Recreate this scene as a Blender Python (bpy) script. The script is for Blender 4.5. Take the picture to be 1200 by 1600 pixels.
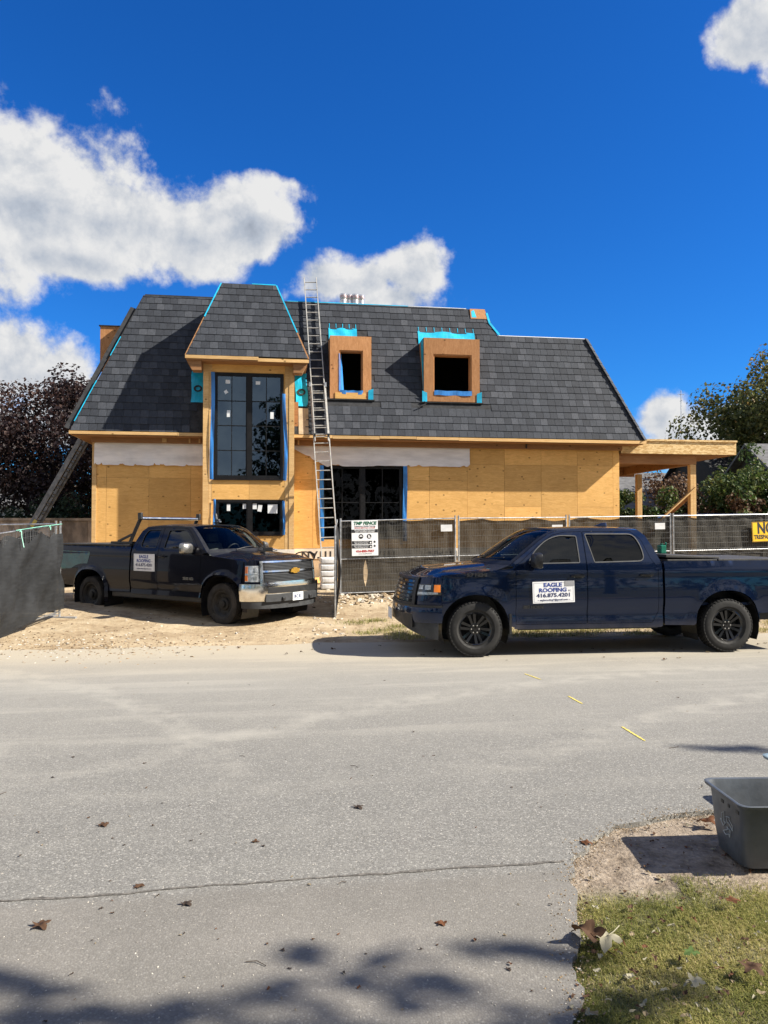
import bpy, bmesh, math, random
from mathutils import Vector, Matrix, noise
from mathutils.geometry import delaunay_2d_cdt
R = math.radians
for o in list(bpy.data.objects): bpy.data.objects.remove(o)
SC = bpy.context.scene
COL = SC.collection
random.seed(11)

# ------------------------------------------------------------------ camera
PITCH = math.atan(28/1200)
CAMZ = 1.85
cd = bpy.data.cameras.new('camera'); cd.lens = 27; cd.sensor_width = 36; cd.clip_end = 3000; cd.clip_start = .05
cam = bpy.data.objects.new('camera', cd); COL.objects.link(cam)
cam.location = (0, 0, CAMZ); cam.rotation_euler = (math.pi/2+PITCH, 0, 0)
SC.camera = cam

# ------------------------------------------------------------------ node helper
class NT:
    def __init__(s, tree):
        s.t = tree; tree.nodes.clear()
    def n(s, typ, ins=None, **props):
        nd = s.t.nodes.new(typ)
        for k, v in props.items(): setattr(nd, k, v)
        for k, v in (ins or {}).items():
            sock = nd.inputs[k]
            if isinstance(v, bpy.types.NodeSocket): s.t.links.new(v, sock)
            elif isinstance(v, bpy.types.Node): s.t.links.new(v.outputs[0], sock)
            else:
                if hasattr(sock.default_value, '__len__') and len(sock.default_value) == 4 and len(v) == 3: v = (*v, 1)
                sock.default_value = v
        return nd
    def math(s, op, a, b=0., c=0., clamp=False):
        return s.n('ShaderNodeMath', {0: a, 1: b, 2: c}, operation=op, use_clamp=clamp).outputs[0]
    def vmath(s, op, a, b=(0, 0, 0)):
        nd = s.n('ShaderNodeVectorMath', {0: a, 1: b}, operation=op)
        return nd.outputs[1] if op in ('DOT_PRODUCT', 'LENGTH', 'DISTANCE') else nd.outputs[0]
    def noise(s, vec, scale, detail=4, rough=.55, dist=0., out=0):
        return s.n('ShaderNodeTexNoise', {'Vector': vec, 'Scale': scale, 'Detail': detail, 'Roughness': rough, 'Distortion': dist}).outputs[out]
    def ramp(s, fac, stops, interp='LINEAR'):
        nd = s.n('ShaderNodeValToRGB', {0: fac}); cr = nd.color_ramp; cr.interpolation = interp
        while len(cr.elements) < len(stops): cr.elements.new(.5)
        for e, (p, c) in zip(cr.elements, stops):
            e.position = p; e.color = (c, c, c, 1) if isinstance(c, (int, float)) else (*c[:3], 1)
        return nd.outputs[0]
    def smooth(s, v, a, b, lo=0., hi=1.):
        return s.n('ShaderNodeMapRange', {0: v, 1: a, 2: b, 3: lo, 4: hi}, interpolation_type='SMOOTHSTEP').outputs[0]
    def mix(s, fac, a, b, mode='MIX'):
        return s.n('ShaderNodeMix', {0: fac, 6: a, 7: b}, data_type='RGBA', blend_type=mode).outputs[2]

# ------------------------------------------------------------------ world: sky with cumulus
SUN_AZ, SUN_EL = 80.0, 38.5            # degrees from -Y (behind the camera) towards +X ; elevation
sun_dir = Vector((math.sin(R(SUN_AZ))*math.cos(R(SUN_EL)), -math.cos(R(SUN_AZ))*math.cos(R(SUN_EL)), math.sin(R(SUN_EL))))
W = bpy.data.worlds.new('World'); SC.world = W; W.use_nodes = True
W.cycles.sampling_method = 'MANUAL'; W.cycles.sample_map_resolution = 512
w = NT(W.node_tree)
sky = w.n('ShaderNodeTexSky', sky_type='NISHITA', sun_disc=False, sun_elevation=R(SUN_EL), sun_rotation=math.atan2(sun_dir.x, sun_dir.y),
          altitude=300., air_density=1.0, dust_density=.25, ozone_density=4.0)
skyc = w.vmath('MULTIPLY', w.n('ShaderNodeHueSaturation', {'Saturation': 1.22, 'Value': 1., 'Color': sky}).outputs[0], (.25, .76, 1.27))
co = w.n('ShaderNodeTexCoord').outputs['Generated']
sep = w.n('ShaderNodeSeparateXYZ', {0: co})
az = w.math('ARCTAN2', sep.outputs[0], sep.outputs[1]); el = w.math('ARCSINE', sep.outputs[2])
def azel(px, py):
    x, y, z = px-600, 800-py, 1200
    d = Vector((x, z*math.cos(PITCH)-y*math.sin(PITCH), z*math.sin(PITCH)+y*math.cos(PITCH))).normalized()
    return math.atan2(d.x, d.y), math.asin(d.z)
CLOUDS = [  # centre px, radii px, weight
    (40, 296, 205, 150, 1.0), (190, 350, 150, 92, 1.0), (-120, 322, 200, 190, 1.0), (300, 372, 95, 70, .95), (385, 350, 85, 62, .95), (436, 300, 60, 30, .62),
    (110, 405, 150, 48, .9),
    (10, 575, 145, 84, 1.0), (-110, 610, 180, 120, 1.), (85, 600, 80, 90, .9), (60, 660, 140, 60, .9),
    (490, 440, 62, 42, .8), (560, 440, 80, 44, .85), (650, 425, 62, 50, .9), (610, 465, 90, 34, .8),
    (1045, 655, 62, 52, 1.0), (1090, 690, 110, 50, 1.0), (1180, 660, 80, 60, .9),
    (1170, 55, 70, 62, .85), (1230, 30, 110, 70, .9), (1185, 115, 40, 30, .35)]
warp = w.n('ShaderNodeVectorMath', {0: w.noise(co, 9, 3, .6, out=1), 1: (.5, .5, .5)}, operation='SUBTRACT').outputs[0]
ws = w.n('ShaderNodeSeparateXYZ', {0: warp})
azw = w.math('MULTIPLY_ADD', ws.outputs[0], .06, az); elw = w.math('MULTIPLY_ADD', ws.outputs[2], .045, el)
best = None; num = None; den = None
for cx, cy, rx, ry, wt in CLOUDS:
    a0, e0 = azel(cx, cy); a1, _ = azel(cx+rx, cy); _, e1 = azel(cx, cy-ry)
    dx = w.math('DIVIDE', w.math('SUBTRACT', azw, a0), a1-a0); dy = w.math('DIVIDE', w.math('SUBTRACT', elw, e0), e1-e0)
    d = w.math('SQRT', w.math('MULTIPLY_ADD', dx, dx, w.math('MULTIPLY', dy, dy)))
    m = w.math('MULTIPLY', w.math('SUBTRACT', 1.25, d), wt)
    q = w.math('POWER', w.math('MAXIMUM', m, 0.), 2.); qn = w.math('MULTIPLY', q, dy)
    num = qn if num is None else w.math('ADD', num, qn); den = q if den is None else w.math('ADD', den, q)
    best = m if best is None else w.n('ShaderNodeMath', {0: best, 1: m, 2: .18}, operation='SMOOTH_MAX').outputs[0]
vert = w.math('DIVIDE', num, w.math('ADD', den, .02))        # -1 cloud base .. +1 cloud top
# unseen fair-weather cumulus all round outside the frame, cover raised for white fill light
side = w.smooth(w.math('ABSOLUTE', az), .62, .95)
cl0 = w.n('ShaderNodeMapping', {'Vector': co, 'Scale': (1, 1, 1.9)})
free = w.math('MULTIPLY_ADD', w.noise(cl0, 2.6, 2, .5), 3.6, -1.25)
best = w.n('ShaderNodeMix', {0: side, 2: best, 3: free}).outputs[0]
best = w.math('SUBTRACT', best, w.smooth(el, .95, 1.4, 0., .6))
def fbm(vec): return w.math('ADD', w.noise(vec, 8.5, 8, .60, .15), w.math('MULTIPLY', w.noise(vec, 30, 6, .62), .35))
n1 = fbm(co)
off = (Vector((sun_dir.x, sun_dir.y, sun_dir.z+.25)).normalized()*.022)
n2 = fbm(w.vmath('ADD', co, tuple(off)))
dens = w.math('ADD', best, w.math('MULTIPLY', w.math('SUBTRACT', n1, .68), 2.1))
cov = w.smooth(dens, .12, .58)
cov = w.math('MULTIPLY', cov, w.smooth(el, -.02, .02))
lit = w.math('MULTIPLY', w.math('SUBTRACT', n1, n2), 1.9)
core = w.smooth(dens, .45, 1.9)                      # thick cores let less light through
under = w.smooth(vert, .55, -.6)                     # the shaded base of each heap
vert_s = w.math('MULTIPLY', w.math('MULTIPLY', under, core), .74)
shade = w.math('SUBTRACT', w.math('ADD', .93, w.math('MULTIPLY', lit, .85)), w.math('ADD', vert_s, w.math('MULTIPLY', core, .10)))
shade = w.math('MAXIMUM', w.math('MINIMUM', shade, 1.15), .30)
ccol = w.ramp(shade, [(.25, (.30, .35, .44)), (.62, (.58, .64, .74)), (1., (1.0, 1.0, 1.0))])
CLOUD_GAIN = 6.4
ccol = w.vmath('MULTIPLY', ccol, (CLOUD_GAIN, CLOUD_GAIN, CLOUD_GAIN))
mixc = w.mix(cov, skyc, ccol)
bg = w.n('ShaderNodeBackground', {'Color': mixc, 'Strength': .056})
out = w.n('ShaderNodeOutputWorld', {0: bg})

# ------------------------------------------------------------------ sun and exposure
sl = bpy.data.lights.new('sun', 'SUN'); sl.energy = 5.0; sl.angle = R(.53); sl.color = (1, .93, .81)
so = bpy.data.objects.new('sun', sl); COL.objects.link(so)
so.rotation_euler = sun_dir.to_track_quat('Z', 'Y').to_euler(); so.location = sun_dir*60
vs = SC.view_settings; vs.view_transform = 'Standard'; vs.look = 'None'; vs.gamma = 1; vs.exposure = 1.2; vs.use_curve_mapping = False
SC.render.film_transparent = False
SC.cycles.max_bounces = 8; SC.cycles.transparent_max_bounces = 24; SC.cycles.diffuse_bounces = 3; SC.cycles.glossy_bounces = 4
SC.cycles.use_denoising = True
SC.cycles.sample_clamp_indirect = 6

# ------------------------------------------------------------------ pixel helpers (photograph -> measured places)
def ray(px, py):
    x, y, z = px-600, 800-py, 1200
    return Vector((x, z*math.cos(PITCH)-y*math.sin(PITCH), z*math.sin(PITCH)+y*math.cos(PITCH)))
def gp(px, py, z=0.):
    d = ray(px, py); t = (z-CAMZ)/d.z; return Vector((d.x*t, d.y*t, z))
def at(px, py, Y):
    d = ray(px, py); t = Y/d.y; return Vector((d.x*t, Y, CAMZ+d.z*t))

# ------------------------------------------------------------------ mesh builder
class MB:
    def __init__(s): s.v = []; s.f = []; s.m = []
    def add(s, vs, fs, mi=0):
        o = len(s.v); s.v += [tuple(p) for p in vs]; s.f += [tuple(i+o for i in f) for f in fs]; s.m += [mi]*len(fs); return s
    def box(s, x0, x1, y0, y1, z0, z1, mi=0):
        return s.hexa([(x0,y0,z0),(x1,y0,z0),(x1,y1,z0),(x0,y1,z0),(x0,y0,z1),(x1,y0,z1),(x1,y1,z1),(x0,y1,z1)], mi)
    def hexa(s, p, mi=0):
        return s.add(p, [(3,2,1,0),(4,5,6,7),(0,1,5,4),(1,2,6,5),(2,3,7,6),(3,0,4,7)], mi)
    def prism(s, poly, ext, mi=0):
        n = len(poly); e = Vector(ext); b = [Vector(p)+e for p in poly]
        return s.add(list(poly)+b, [tuple(range(n-1, -1, -1)), tuple(range(n, 2*n))]+[(i, (i+1) % n, n+(i+1) % n, n+i) for i in range(n)], mi)
    def bar(s, a, b, w, d=None, up=(0, 0, 1), mi=0):
        a = Vector(a); b = Vector(b); t = (b-a).normalized(); d = d or w
        x = t.cross(Vector(up))
        if x.length < 1e-4: x = t.cross(Vector((1, 0, 0)))
        x.normalize(); y = x.cross(t); x = x*w/2; y = y*d/2
        return s.hexa([a-x-y, a+x-y, b+x-y, b-x-y, a-x+y, a+x+y, b+x+y, b-x+y], mi)
    def tube(s, pts, r, n=8, mi=0, cap=True):
        pts = [Vector(p) for p in pts]; rs = r if isinstance(r, (list, tuple)) else [r]*len(pts)
        vs = []; fs = []; pu = None
        for i, p in enumerate(pts):
            t = (pts[min(i+1, len(pts)-1)]-pts[max(i-1, 0)]).normalized()
            if pu is None:
                pu = t.cross(Vector((0, 0, 1)))
                if pu.length < 1e-3: pu = t.cross(Vector((1, 0, 0)))
            pu = (pu-t*pu.dot(t)).normalized(); q = t.cross(pu)
            for k in range(n):
                a = 2*math.pi*k/n; vs.append(p+(pu*math.cos(a)+q*math.sin(a))*rs[i])
        for i in range(len(pts)-1):
            for k in range(n): fs.append((i*n+k, i*n+(k+1) % n, (i+1)*n+(k+1) % n, (i+1)*n+k))
        if cap: fs += [tuple(range(n-1, -1, -1)), tuple(range((len(pts)-1)*n, len(pts)*n))]
        return s.add(vs, fs, mi)
    def lathe(s, prof, n=24, axis='Z', mi=0, c=(0, 0, 0)):
        vs = []; fs = []
        for r, h in prof:
            for k in range(n):
                a = 2*math.pi*k/n; x, y = r*math.cos(a), r*math.sin(a)
                p = (x, y, h) if axis == 'Z' else (x, h, y)
                vs.append((p[0]+c[0], p[1]+c[1], p[2]+c[2]))
        for i in range(len(prof)-1):
            for k in range(n):
                q = (i*n+k, i*n+(k+1) % n, (i+1)*n+(k+1) % n, (i+1)*n+k)
                fs.append(q if axis == 'Z' else q[::-1])
        return s.add(vs, fs, mi)
    def grid(s, fn, nu, nv, mi=0):
        vs = [fn(i/nu, j/nv) for j in range(nv+1) for i in range(nu+1)]
        fs = [(j*(nu+1)+i, j*(nu+1)+i+1, (j+1)*(nu+1)+i+1, (j+1)*(nu+1)+i) for j in range(nv) for i in range(nu)]
        return s.add(vs, fs, mi)
    def mesh(s, name, mats, smooth=False, bevel=0, seg=2, fixn=True):
        me = bpy.data.meshes.new(name); me.from_pydata(s.v, [], s.f)
        for m in (mats if isinstance(mats, (list, tuple)) else [mats]): me.materials.append(m)
        if len(set(s.m)) > 1: me.polygons.foreach_set('material_index', s.m)
        if bevel or fixn:
            bm = bmesh.new(); bm.from_mesh(me)
            if bevel: bmesh.ops.bevel(bm, geom=list(bm.edges), offset=bevel, segments=seg, profile=.6, affect='EDGES', clamp_overlap=True)
            bmesh.ops.recalc_face_normals(bm, faces=list(bm.faces)); bm.to_mesh(me); bm.free()
        if smooth:
            me.polygons.foreach_set('use_smooth', [True]*len(me.polygons))
            if smooth is not True: me.set_sharp_from_angle(angle=R(smooth))
        me.update(); return me
    def build(s, name, mats, parent=None, loc=None, rot=None, **k):
        return link(name, s.mesh(name, mats, **k), parent, loc, rot)
def link(name, me, parent=None, loc=None, rot=None):
    o = bpy.data.objects.new(name, me); COL.objects.link(o)
    if parent: o.parent = parent
    if loc is not None: o.location = loc
    if rot is not None: o.rotation_euler = rot
    return o
def tag(o, label=None, cat=None, group=None, kind=None):
    if label: o['label'] = label
    if cat: o['category'] = cat
    if group: o['group'] = group
    if kind: o['kind'] = kind
    return o
def thing(name, label, cat, loc=(0, 0, 0), rz=0., group=None):
    o = bpy.data.objects.new(name, None); COL.objects.link(o); o.location = loc; o.rotation_euler = (0, 0, rz)
    return tag(o, label, cat, group)
def copy_tree(o, parent=None):
    c = o.copy(); COL.objects.link(c); c.parent = parent
    for ch in list(o.children): copy_tree(ch, c)
    return c
def text_mesh(txt, size, mat, bold=0., align='CENTER', width=None, extr=.001, shear=0.):
    cu = bpy.data.curves.new('lettering', 'FONT'); cu.body = txt; cu.size = size; cu.align_x = align; cu.align_y = 'CENTER'
    cu.offset = bold; cu.extrude = extr; cu.shear = shear; cu.resolution_u = 3
    ob = bpy.data.objects.new('lettering', cu); COL.objects.link(ob)
    dg = bpy.context.evaluated_depsgraph_get(); dg.update()
    me = bpy.data.meshes.new_from_object(ob.evaluated_get(dg))
    bpy.data.objects.remove(ob); bpy.data.curves.remove(cu)
    if width:
        xs = [v.co.x for v in me.vertices]; k = width/(max(xs)-min(xs))
        for v in me.vertices: v.co.x *= k
    me.materials.clear(); me.materials.append(mat); return me

# ------------------------------------------------------------------ materials
def new_mat(name):
    m = bpy.data.materials.new(name); m.use_nodes = True; return m, NT(m.node_tree)
def finish(t, bsdf, disp=None): t.n('ShaderNodeOutputMaterial', {0: bsdf})
def M(name, col, rough=.6, metal=0., var=.18, vs=4., bump=0., bs=40., spec=.5, coat=0., stretch=(1, 1, 1), col2=None, space='Object', rvar=.1, objvar=0.):
    m, t = new_mat(name)
    c = t.n('ShaderNodeTexCoord').outputs[space]
    v = t.n('ShaderNodeMapping', {'Vector': c, 'Scale': stretch}).outputs[0]
    nz = t.noise(v, vs, 5, .6)
    c2 = col2 or tuple(x*(1-2*var) for x in col)
    c1 = tuple(min(1, x*(1+var)) for x in col) if not col2 else col
    cc = t.mix(t.smooth(nz, .3, .7), c2, c1)
    if objvar:
        rnd = t.n('ShaderNodeObjectInfo').outputs['Random']
        cc = t.mix(1., cc, t.ramp(rnd, [(0, 1-objvar), (1, 1+objvar*.6)]), 'MULTIPLY')
    ins = {'Base Color': cc, 'Metallic': metal, 'Specular IOR Level': spec, 'Coat Weight': coat, 'Coat Roughness': .04,
           'Roughness': t.smooth(t.noise(v, vs*2.3, 4, .6), .25, .75, max(0, rough-rvar), min(1, rough+rvar))}
    if bump: ins['Normal'] = t.n('ShaderNodeBump', {'Strength': bump, 'Distance': .01, 'Height': t.noise(v, bs, 4, .6)})
    b = t.n('ShaderNodeBsdfPrincipled', ins); finish(t, b); return m
# ================================================================== ground, road
TH = R(8.28); CT, ST = math.cos(TH), math.sin(TH)
def rv_of(x, y): return -x*ST+y*CT
def sstep(a, b, t):
    t = max(0, min(1, (t-a)/(b-a))); return t*t*(3-2*t)
def gz(x, y):
    rv = rv_of(x, y)
    z = -.03+.03*sstep(12.0, 12.9, rv)+.24*sstep(14.2, 19.5, rv)+.12*sstep(3, 9, x)*sstep(15, 20, rv)
    if rv > 11.5: z += .022*(noise.noise((x*1.3, y*1.3, 0)))*sstep(12.4, 14, rv)+.012*noise.noise((x*4, y*4, 3))*sstep(12.4, 13.5, rv)
    if rv < 5.2: z += .012*noise.noise((x*2, y*2, 1))
    return z
def axis(lo, hi, fine_lo, fine_hi, step):
    a = []; p = fine_lo
    while p <= fine_hi: a.append(p); p += step
    s = step; p = fine_hi
    while p < hi: s *= 1.35; p += s; a.append(min(p, hi))
    s = step; p = fine_lo
    while p > lo: s *= 1.35; p -= s; a.insert(0, max(p, lo))
    return a
xs = axis(-900, 900, -11, 13, .22); ys = axis(-300, 1800, 1.5, 27, .22)
vs_ = [(x, y, gz(x, y)) for y in ys for x in xs]; nx = len(xs)
fs_ = [(j*nx+i, j*nx+i+1, (j+1)*nx+i+1, (j+1)*nx+i) for j in range(len(ys)-1) for i in range(nx-1)]
def ground_mat():
    m, t = new_mat('sandy_earth')
    p = t.n('ShaderNodeNewGeometry').outputs['Position']
    s = t.n('ShaderNodeSeparateXYZ', {0: p}); X, Y = s.outputs[0], s.outputs[1]
    rv = t.math('ADD', t.math('MULTIPLY', X, -ST), t.math('MULTIPLY', Y, CT))
    n1 = t.noise(p, .9, 6, .62); n2 = t.noise(p, 7, 5, .65); n3 = t.noise(p, 38, 4, .7)
    sand = t.ramp(t.math('ADD', t.math('MULTIPLY', n1, .55), t.math('MULTIPLY', n2, .45)), [(.33, (.17, .115, .065)), (.48, (.345, .265, .168)), (.62, (.455, .37, .25))])
    sand = t.mix(t.smooth(n3, .55, .72, 0, .45), sand, (.13, .09, .055))
    verge = t.ramp(t.math('ADD', t.math('MULTIPLY', n2, .6), t.math('MULTIPLY', n3, .4)), [(.35, (.115, .09, .066)), (.5, (.24, .195, .15)), (.66, (.36, .305, .24))])
    grassy = t.ramp(n2, [(.35, (.05, .06, .018)), (.6, (.12, .12, .045))])
    c = t.mix(t.smooth(rv, 8, 9), verge, sand)
    gm = t.math('MULTIPLY', t.smooth(X, -.3, 1.2), t.smooth(t.math('ADD', rv, t.math('MULTIPLY', n1, 2)), 13.9, 13.3))
    gm = t.math('MULTIPLY', gm, t.smooth(n2, .38, .58))
    gm = t.math('MULTIPLY', gm, t.smooth(rv, 8, 9))
    gm = t.math('MAXIMUM', gm, t.math('MULTIPLY', t.smooth(rv, 28, 36), .95))
    nearg = t.math('MULTIPLY', t.smooth(t.math('ADD', Y, t.math('MULTIPLY', n2, .25)), 4.25, 4.0), t.smooth(rv, 6, 5))
    gm = t.math('MAXIMUM', gm, t.math('MULTIPLY', nearg, .75))
    c = t.mix(gm, c, grassy)
    h = t.math('ADD', t.math('MULTIPLY', n2, .8), t.math('MULTIPLY', n3, .35))
    b = t.n('ShaderNodeBsdfPrincipled', {'Base Color': c, 'Roughness': .95, 'Specular IOR Level': .15,
            'Normal': t.n('ShaderNodeBump', {'Strength': .75, 'Distance': .06, 'Height': h})})
    finish(t, b); return m
me = bpy.data.meshes.new('ground'); me.from_pydata(vs_, [], fs_); me.materials.append(ground_mat())
me.polygons.foreach_set('use_smooth', [True]*len(me.polygons))
tag(link('ground', me), 'bare sandy earth of the building site and verge', kind='structure')

def asphalt_mat():
    m, t = new_mat('dusty_asphalt')
    p = t.n('ShaderNodeNewGeometry').outputs['Position']
    s = t.n('ShaderNodeSeparateXYZ', {0: p}); X, Y = s.outputs[0], s.outputs[1]
    rv = t.math('ADD', t.math('MULTIPLY', X, -ST), t.math('MULTIPLY', Y, CT))
    ru = t.math('ADD', t.math('MULTIPLY', X, CT), t.math('MULTIPLY', Y, ST))
    vo = t.n('ShaderNodeTexVoronoi', {'Vector': p, 'Scale': 105., 'Randomness': 1.})
    cell = t.n('ShaderNodeSeparateColor', {0: vo.outputs['Color']}).outputs[0]
    vo2 = t.n('ShaderNodeTexVoronoi', {'Vector': p, 'Scale': 55., 'Randomness': 1.})
    cell2 = t.n('ShaderNodeSeparateColor', {0: vo2.outputs['Color']}).outputs[1]
    stone = t.ramp(cell, [(0, (.132, .129, .119)), (.45, (.172, .167, .155)), (.8, (.202, .197, .182)), (.95, (.255, .248, .229)), (1, (.335, .325, .30))])
    speck = t.math('MULTIPLY', t.smooth(cell2, .93, .96), t.smooth(vo2.outputs['Distance'], .42, .25))
    c = t.mix(t.math('MULTIPLY', speck, .6), stone, (.46, .43, .38))
    gap = t.smooth(vo.outputs['Distance'], .35, .75, 0., .30)
    c = t.mix(gap, c, (.065, .06, .056))
    n1 = t.noise(p, .55, 5, .6); n2 = t.noise(p, 3.2, 5, .65)
    stv = t.n('ShaderNodeCombineXYZ', {0: t.math('MULTIPLY', ru, .22), 1: t.math('MULTIPLY', rv, 2.2)})
    streak = t.noise(stv, 1., 5, .6, .6)
    # turning tracks: two arcs of pale mud carried out of the site entrance
    def arc(cx, cy, r, wd):
        d = t.math('SQRT', t.math('ADD', t.math('POWER', t.math('SUBTRACT', X, cx), 2.), t.math('POWER', t.math('SUBTRACT', Y, cy), 2.)))
        d = t.math('ABSOLUTE', t.math('SUBTRACT', d, r))
        return t.math('MULTIPLY', t.smooth(d, wd, wd*.15), t.smooth(n2, .36, .6))
    tr = t.math('MAXIMUM', arc(-9.5, 2.0, 9.2, .28), arc(-9.5, 2.0, 7.6, .3))
    tr = t.math('MAXIMUM', tr, t.math('MAXIMUM', arc(7.5, -1.5, 12.2, .3), arc(9.5, -1., 11.0, .25)))
    tr = t.math('MULTIPLY', tr, t.smooth(rv, 4.6, 7.5))
    dust = t.math('ADD', t.smooth(t.math('ADD', rv, t.math('MULTIPLY', n1, 3.)), 6.2, 13.4, 0., 1.05), t.math('MULTIPLY', t.smooth(streak, .48, .68), t.smooth(rv, 4.2, 8., .12, .5)))
    dust = t.math('ADD', dust, t.math('MULTIPLY', tr, .6))
    dust = t.math('ADD', dust, t.smooth(n2, .5, .8, 0., .3))
    edge = t.smooth(t.math('ADD', rv, t.math('ADD', t.math('MULTIPLY', n1, 1.5), t.math('MULTIPLY', n2, .8))), 12.4, 13.6, 0, .9)
    leftmud = t.math('MULTIPLY', t.smooth(X, 1.5, -1.5), t.smooth(t.math('ADD', rv, t.math('MULTIPLY', n1, 2.)), 10.3, 12.9, 0., 1.0))
    dust = t.math('MAXIMUM', t.math('MULTIPLY', dust, .72), t.math('MAXIMUM', edge, leftmud), clamp=True)
    dust = t.math('MULTIPLY', dust, t.smooth(t.noise(p, 60, 3, .6), .28, .6, .62, 1.))
    dcol = t.mix(t.smooth(rv, 9., 12.5), (.295, .282, .25), (.38, .332, .25))
    c = t.mix(dust, c, dcol)
    drive = t.smooth(t.math('ADD', rv, t.math('MULTIPLY', n2, .25)), 4.25, 4.1)
    c = t.mix(t.math('MULTIPLY', drive, .55), c, t.mix(t.smooth(n1, .4, .62), (.145, .134, .118), (.205, .188, .166)))
    stain = t.smooth(t.noise(p, 1.7, 4, .6), .63, .75, 0., .22)
    c = t.mix(stain, c, (.10, .085, .075))
    h = t.math('ADD', t.math('MULTIPLY', vo.outputs['Distance'], -.8), t.math('MULTIPLY', n2, .25))
    b = t.n('ShaderNodeBsdfPrincipled', {'Base Color': c, 'Roughness': .88, 'Specular IOR Level': .25,
            'Normal': t.n('ShaderNodeBump', {'Strength': .4, 'Distance': .005, 'Height': h})})
    finish(t, b); return m
# outline of the asphalt: road strip + the drive the camera stands on (ragged edges)
def road_outline():
    pts = []
    def jag(p, k=.03): return (p[0]+k*noise.noise((p[0]*5, p[1]*5, 7.))+.018*noise.noise((p[0]*21, p[1]*21, 1.)), p[1]+k*noise.noise((p[0]*5, p[1]*5, 9.))+.018*noise.noise((p[0]*21, p[1]*21, 3.)))
    far = [(-60+i*.25, 0) for i in range(481)]
    for x, _ in far:
        y = (12.55+.35*noise.noise((x*.5, 0, 2))+x*ST)/CT; pts.append(jag((x, y), .12))
    pts = pts[::-1]                                       # right -> left along the far edge
    pts += [(-60, (4.1-60*ST)/CT)] + [jag((-60+i*.5, (4.1+(-60+i*.5)*ST)/CT)) for i in range(1, 100)]   # back along the near edge to x=-10.5
    pts += [(-10.5, -30), (.2, -30), (.62, 1.)]
    ctrl = [(.62, 1.), (.70, 2.2), (.735, 2.9), (.85, 3.45), (.95, 3.85), (1.0, 4.1), (1.08, 4.35), (1.22, 4.6), (1.45, 4.85), (1.75, 5.0), (2.2, 5.12), (3.2, 5.30), (5, 5.58)]
    for a, b in zip(ctrl, ctrl[1:]):
        n = max(2, int(math.dist(a, b)/.05))
        for i in range(1, n+1): pts.append(jag((a[0]+(b[0]-a[0])*i/n, a[1]+(b[1]-a[1])*i/n), .045))
    pts += [(60, (4.78+60*ST)/CT)]
    return pts
ro = road_outline()
mb = MB(); bmr = bmesh.new()
top = [bmr.verts.new((x, y, 0)) for x, y in ro]; bmr.faces.new(top)
ext = bmesh.ops.extrude_face_region(bmr, geom=list(bmr.faces))
for v in [g for g in ext['geom'] if isinstance(g, bmesh.types.BMVert)]: v.co.z -= .06
bmesh.ops.triangulate(bmr, faces=list(bmr.faces)); bmesh.ops.recalc_face_normals(bmr, faces=list(bmr.faces))
me = bpy.data.meshes.new('road'); bmr.to_mesh(me); bmr.free(); me.materials.append(asphalt_mat())
road = tag(link('road', me), 'dusty grey asphalt road with pale tyre tracks', kind='structure')
# tar seam between the drive and the road
mb = MB(); rnd = random.Random(4); prev = None; N = 160
for i in range(N+1):
    u = -6+7.62*i/N; x = u*CT-4.1*ST*1; rvv = 4.02+.13*(i/N)**1.0+.03*noise.noise((u*1.7, 0, 5))+.012*noise.noise((u*9, 0, 5))
    x = u*CT-rvv*ST; y = u*ST+rvv*CT; wd = .005+.010*abs(noise.noise((u*3.1, 2, 5)))+.004*rnd.random()
    cur = ((x, y-wd, .003), (x, y+wd, .003))
    if prev: mb.add([prev[0], cur[0], cur[1], prev[1]], [(0, 1, 2, 3)])
    prev = cur
mb.build('seam', M('tar_seam', (.115, .105, .092), .9, var=.3, vs=30), road)
# the three yellow survey dashes sprayed on the road
ym = M('yellow_paint', (.62, .50, .12), .7, var=.25, vs=60, bump=.3, bs=120)
for a, b in (((820, 1053), (845, 1062)), ((888, 1088), (910, 1100)), ((972, 1136), (1008, 1158))):
    A, B = gp(*a), gp(*b); d = (B-A); nrm = Vector((-d.y, d.x, 0)).normalized(); K = 14
    mb = MB(); rr = []
    for i in range(K+1):
        wdt = .012*(1-.25*abs(2*i/K-1)**3)+.005*noise.noise((i*.9, A.x*3, 1)); p = A+d*(i/K)
        rr.append((p-nrm*wdt+Vector((0, 0, .004)), p+nrm*wdt+Vector((0, 0, .004))))
    for q, r_ in zip(rr, rr[1:]): mb.add([q[0], r_[0], r_[1], q[1]], [(0, 1, 2, 3)])
    mb.build('marking', ym, road)
# ================================================================== the house under construction
H0 = Vector((-9.14, 22.3, 0))
def hp(px, py, v):
    d = ray(px, py); n = Vector((-ST, CT, 0)); t = (v+H0.dot(n))/(d.dot(n)); p = d*t+Vector((0, 0, CAMZ))
    q = p-H0; return q.x*CT+q.y*ST, p.z
def hw(u, v, z): return Vector((H0.x+u*CT-v*ST, H0.y+u*ST+v*CT, z))

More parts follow.
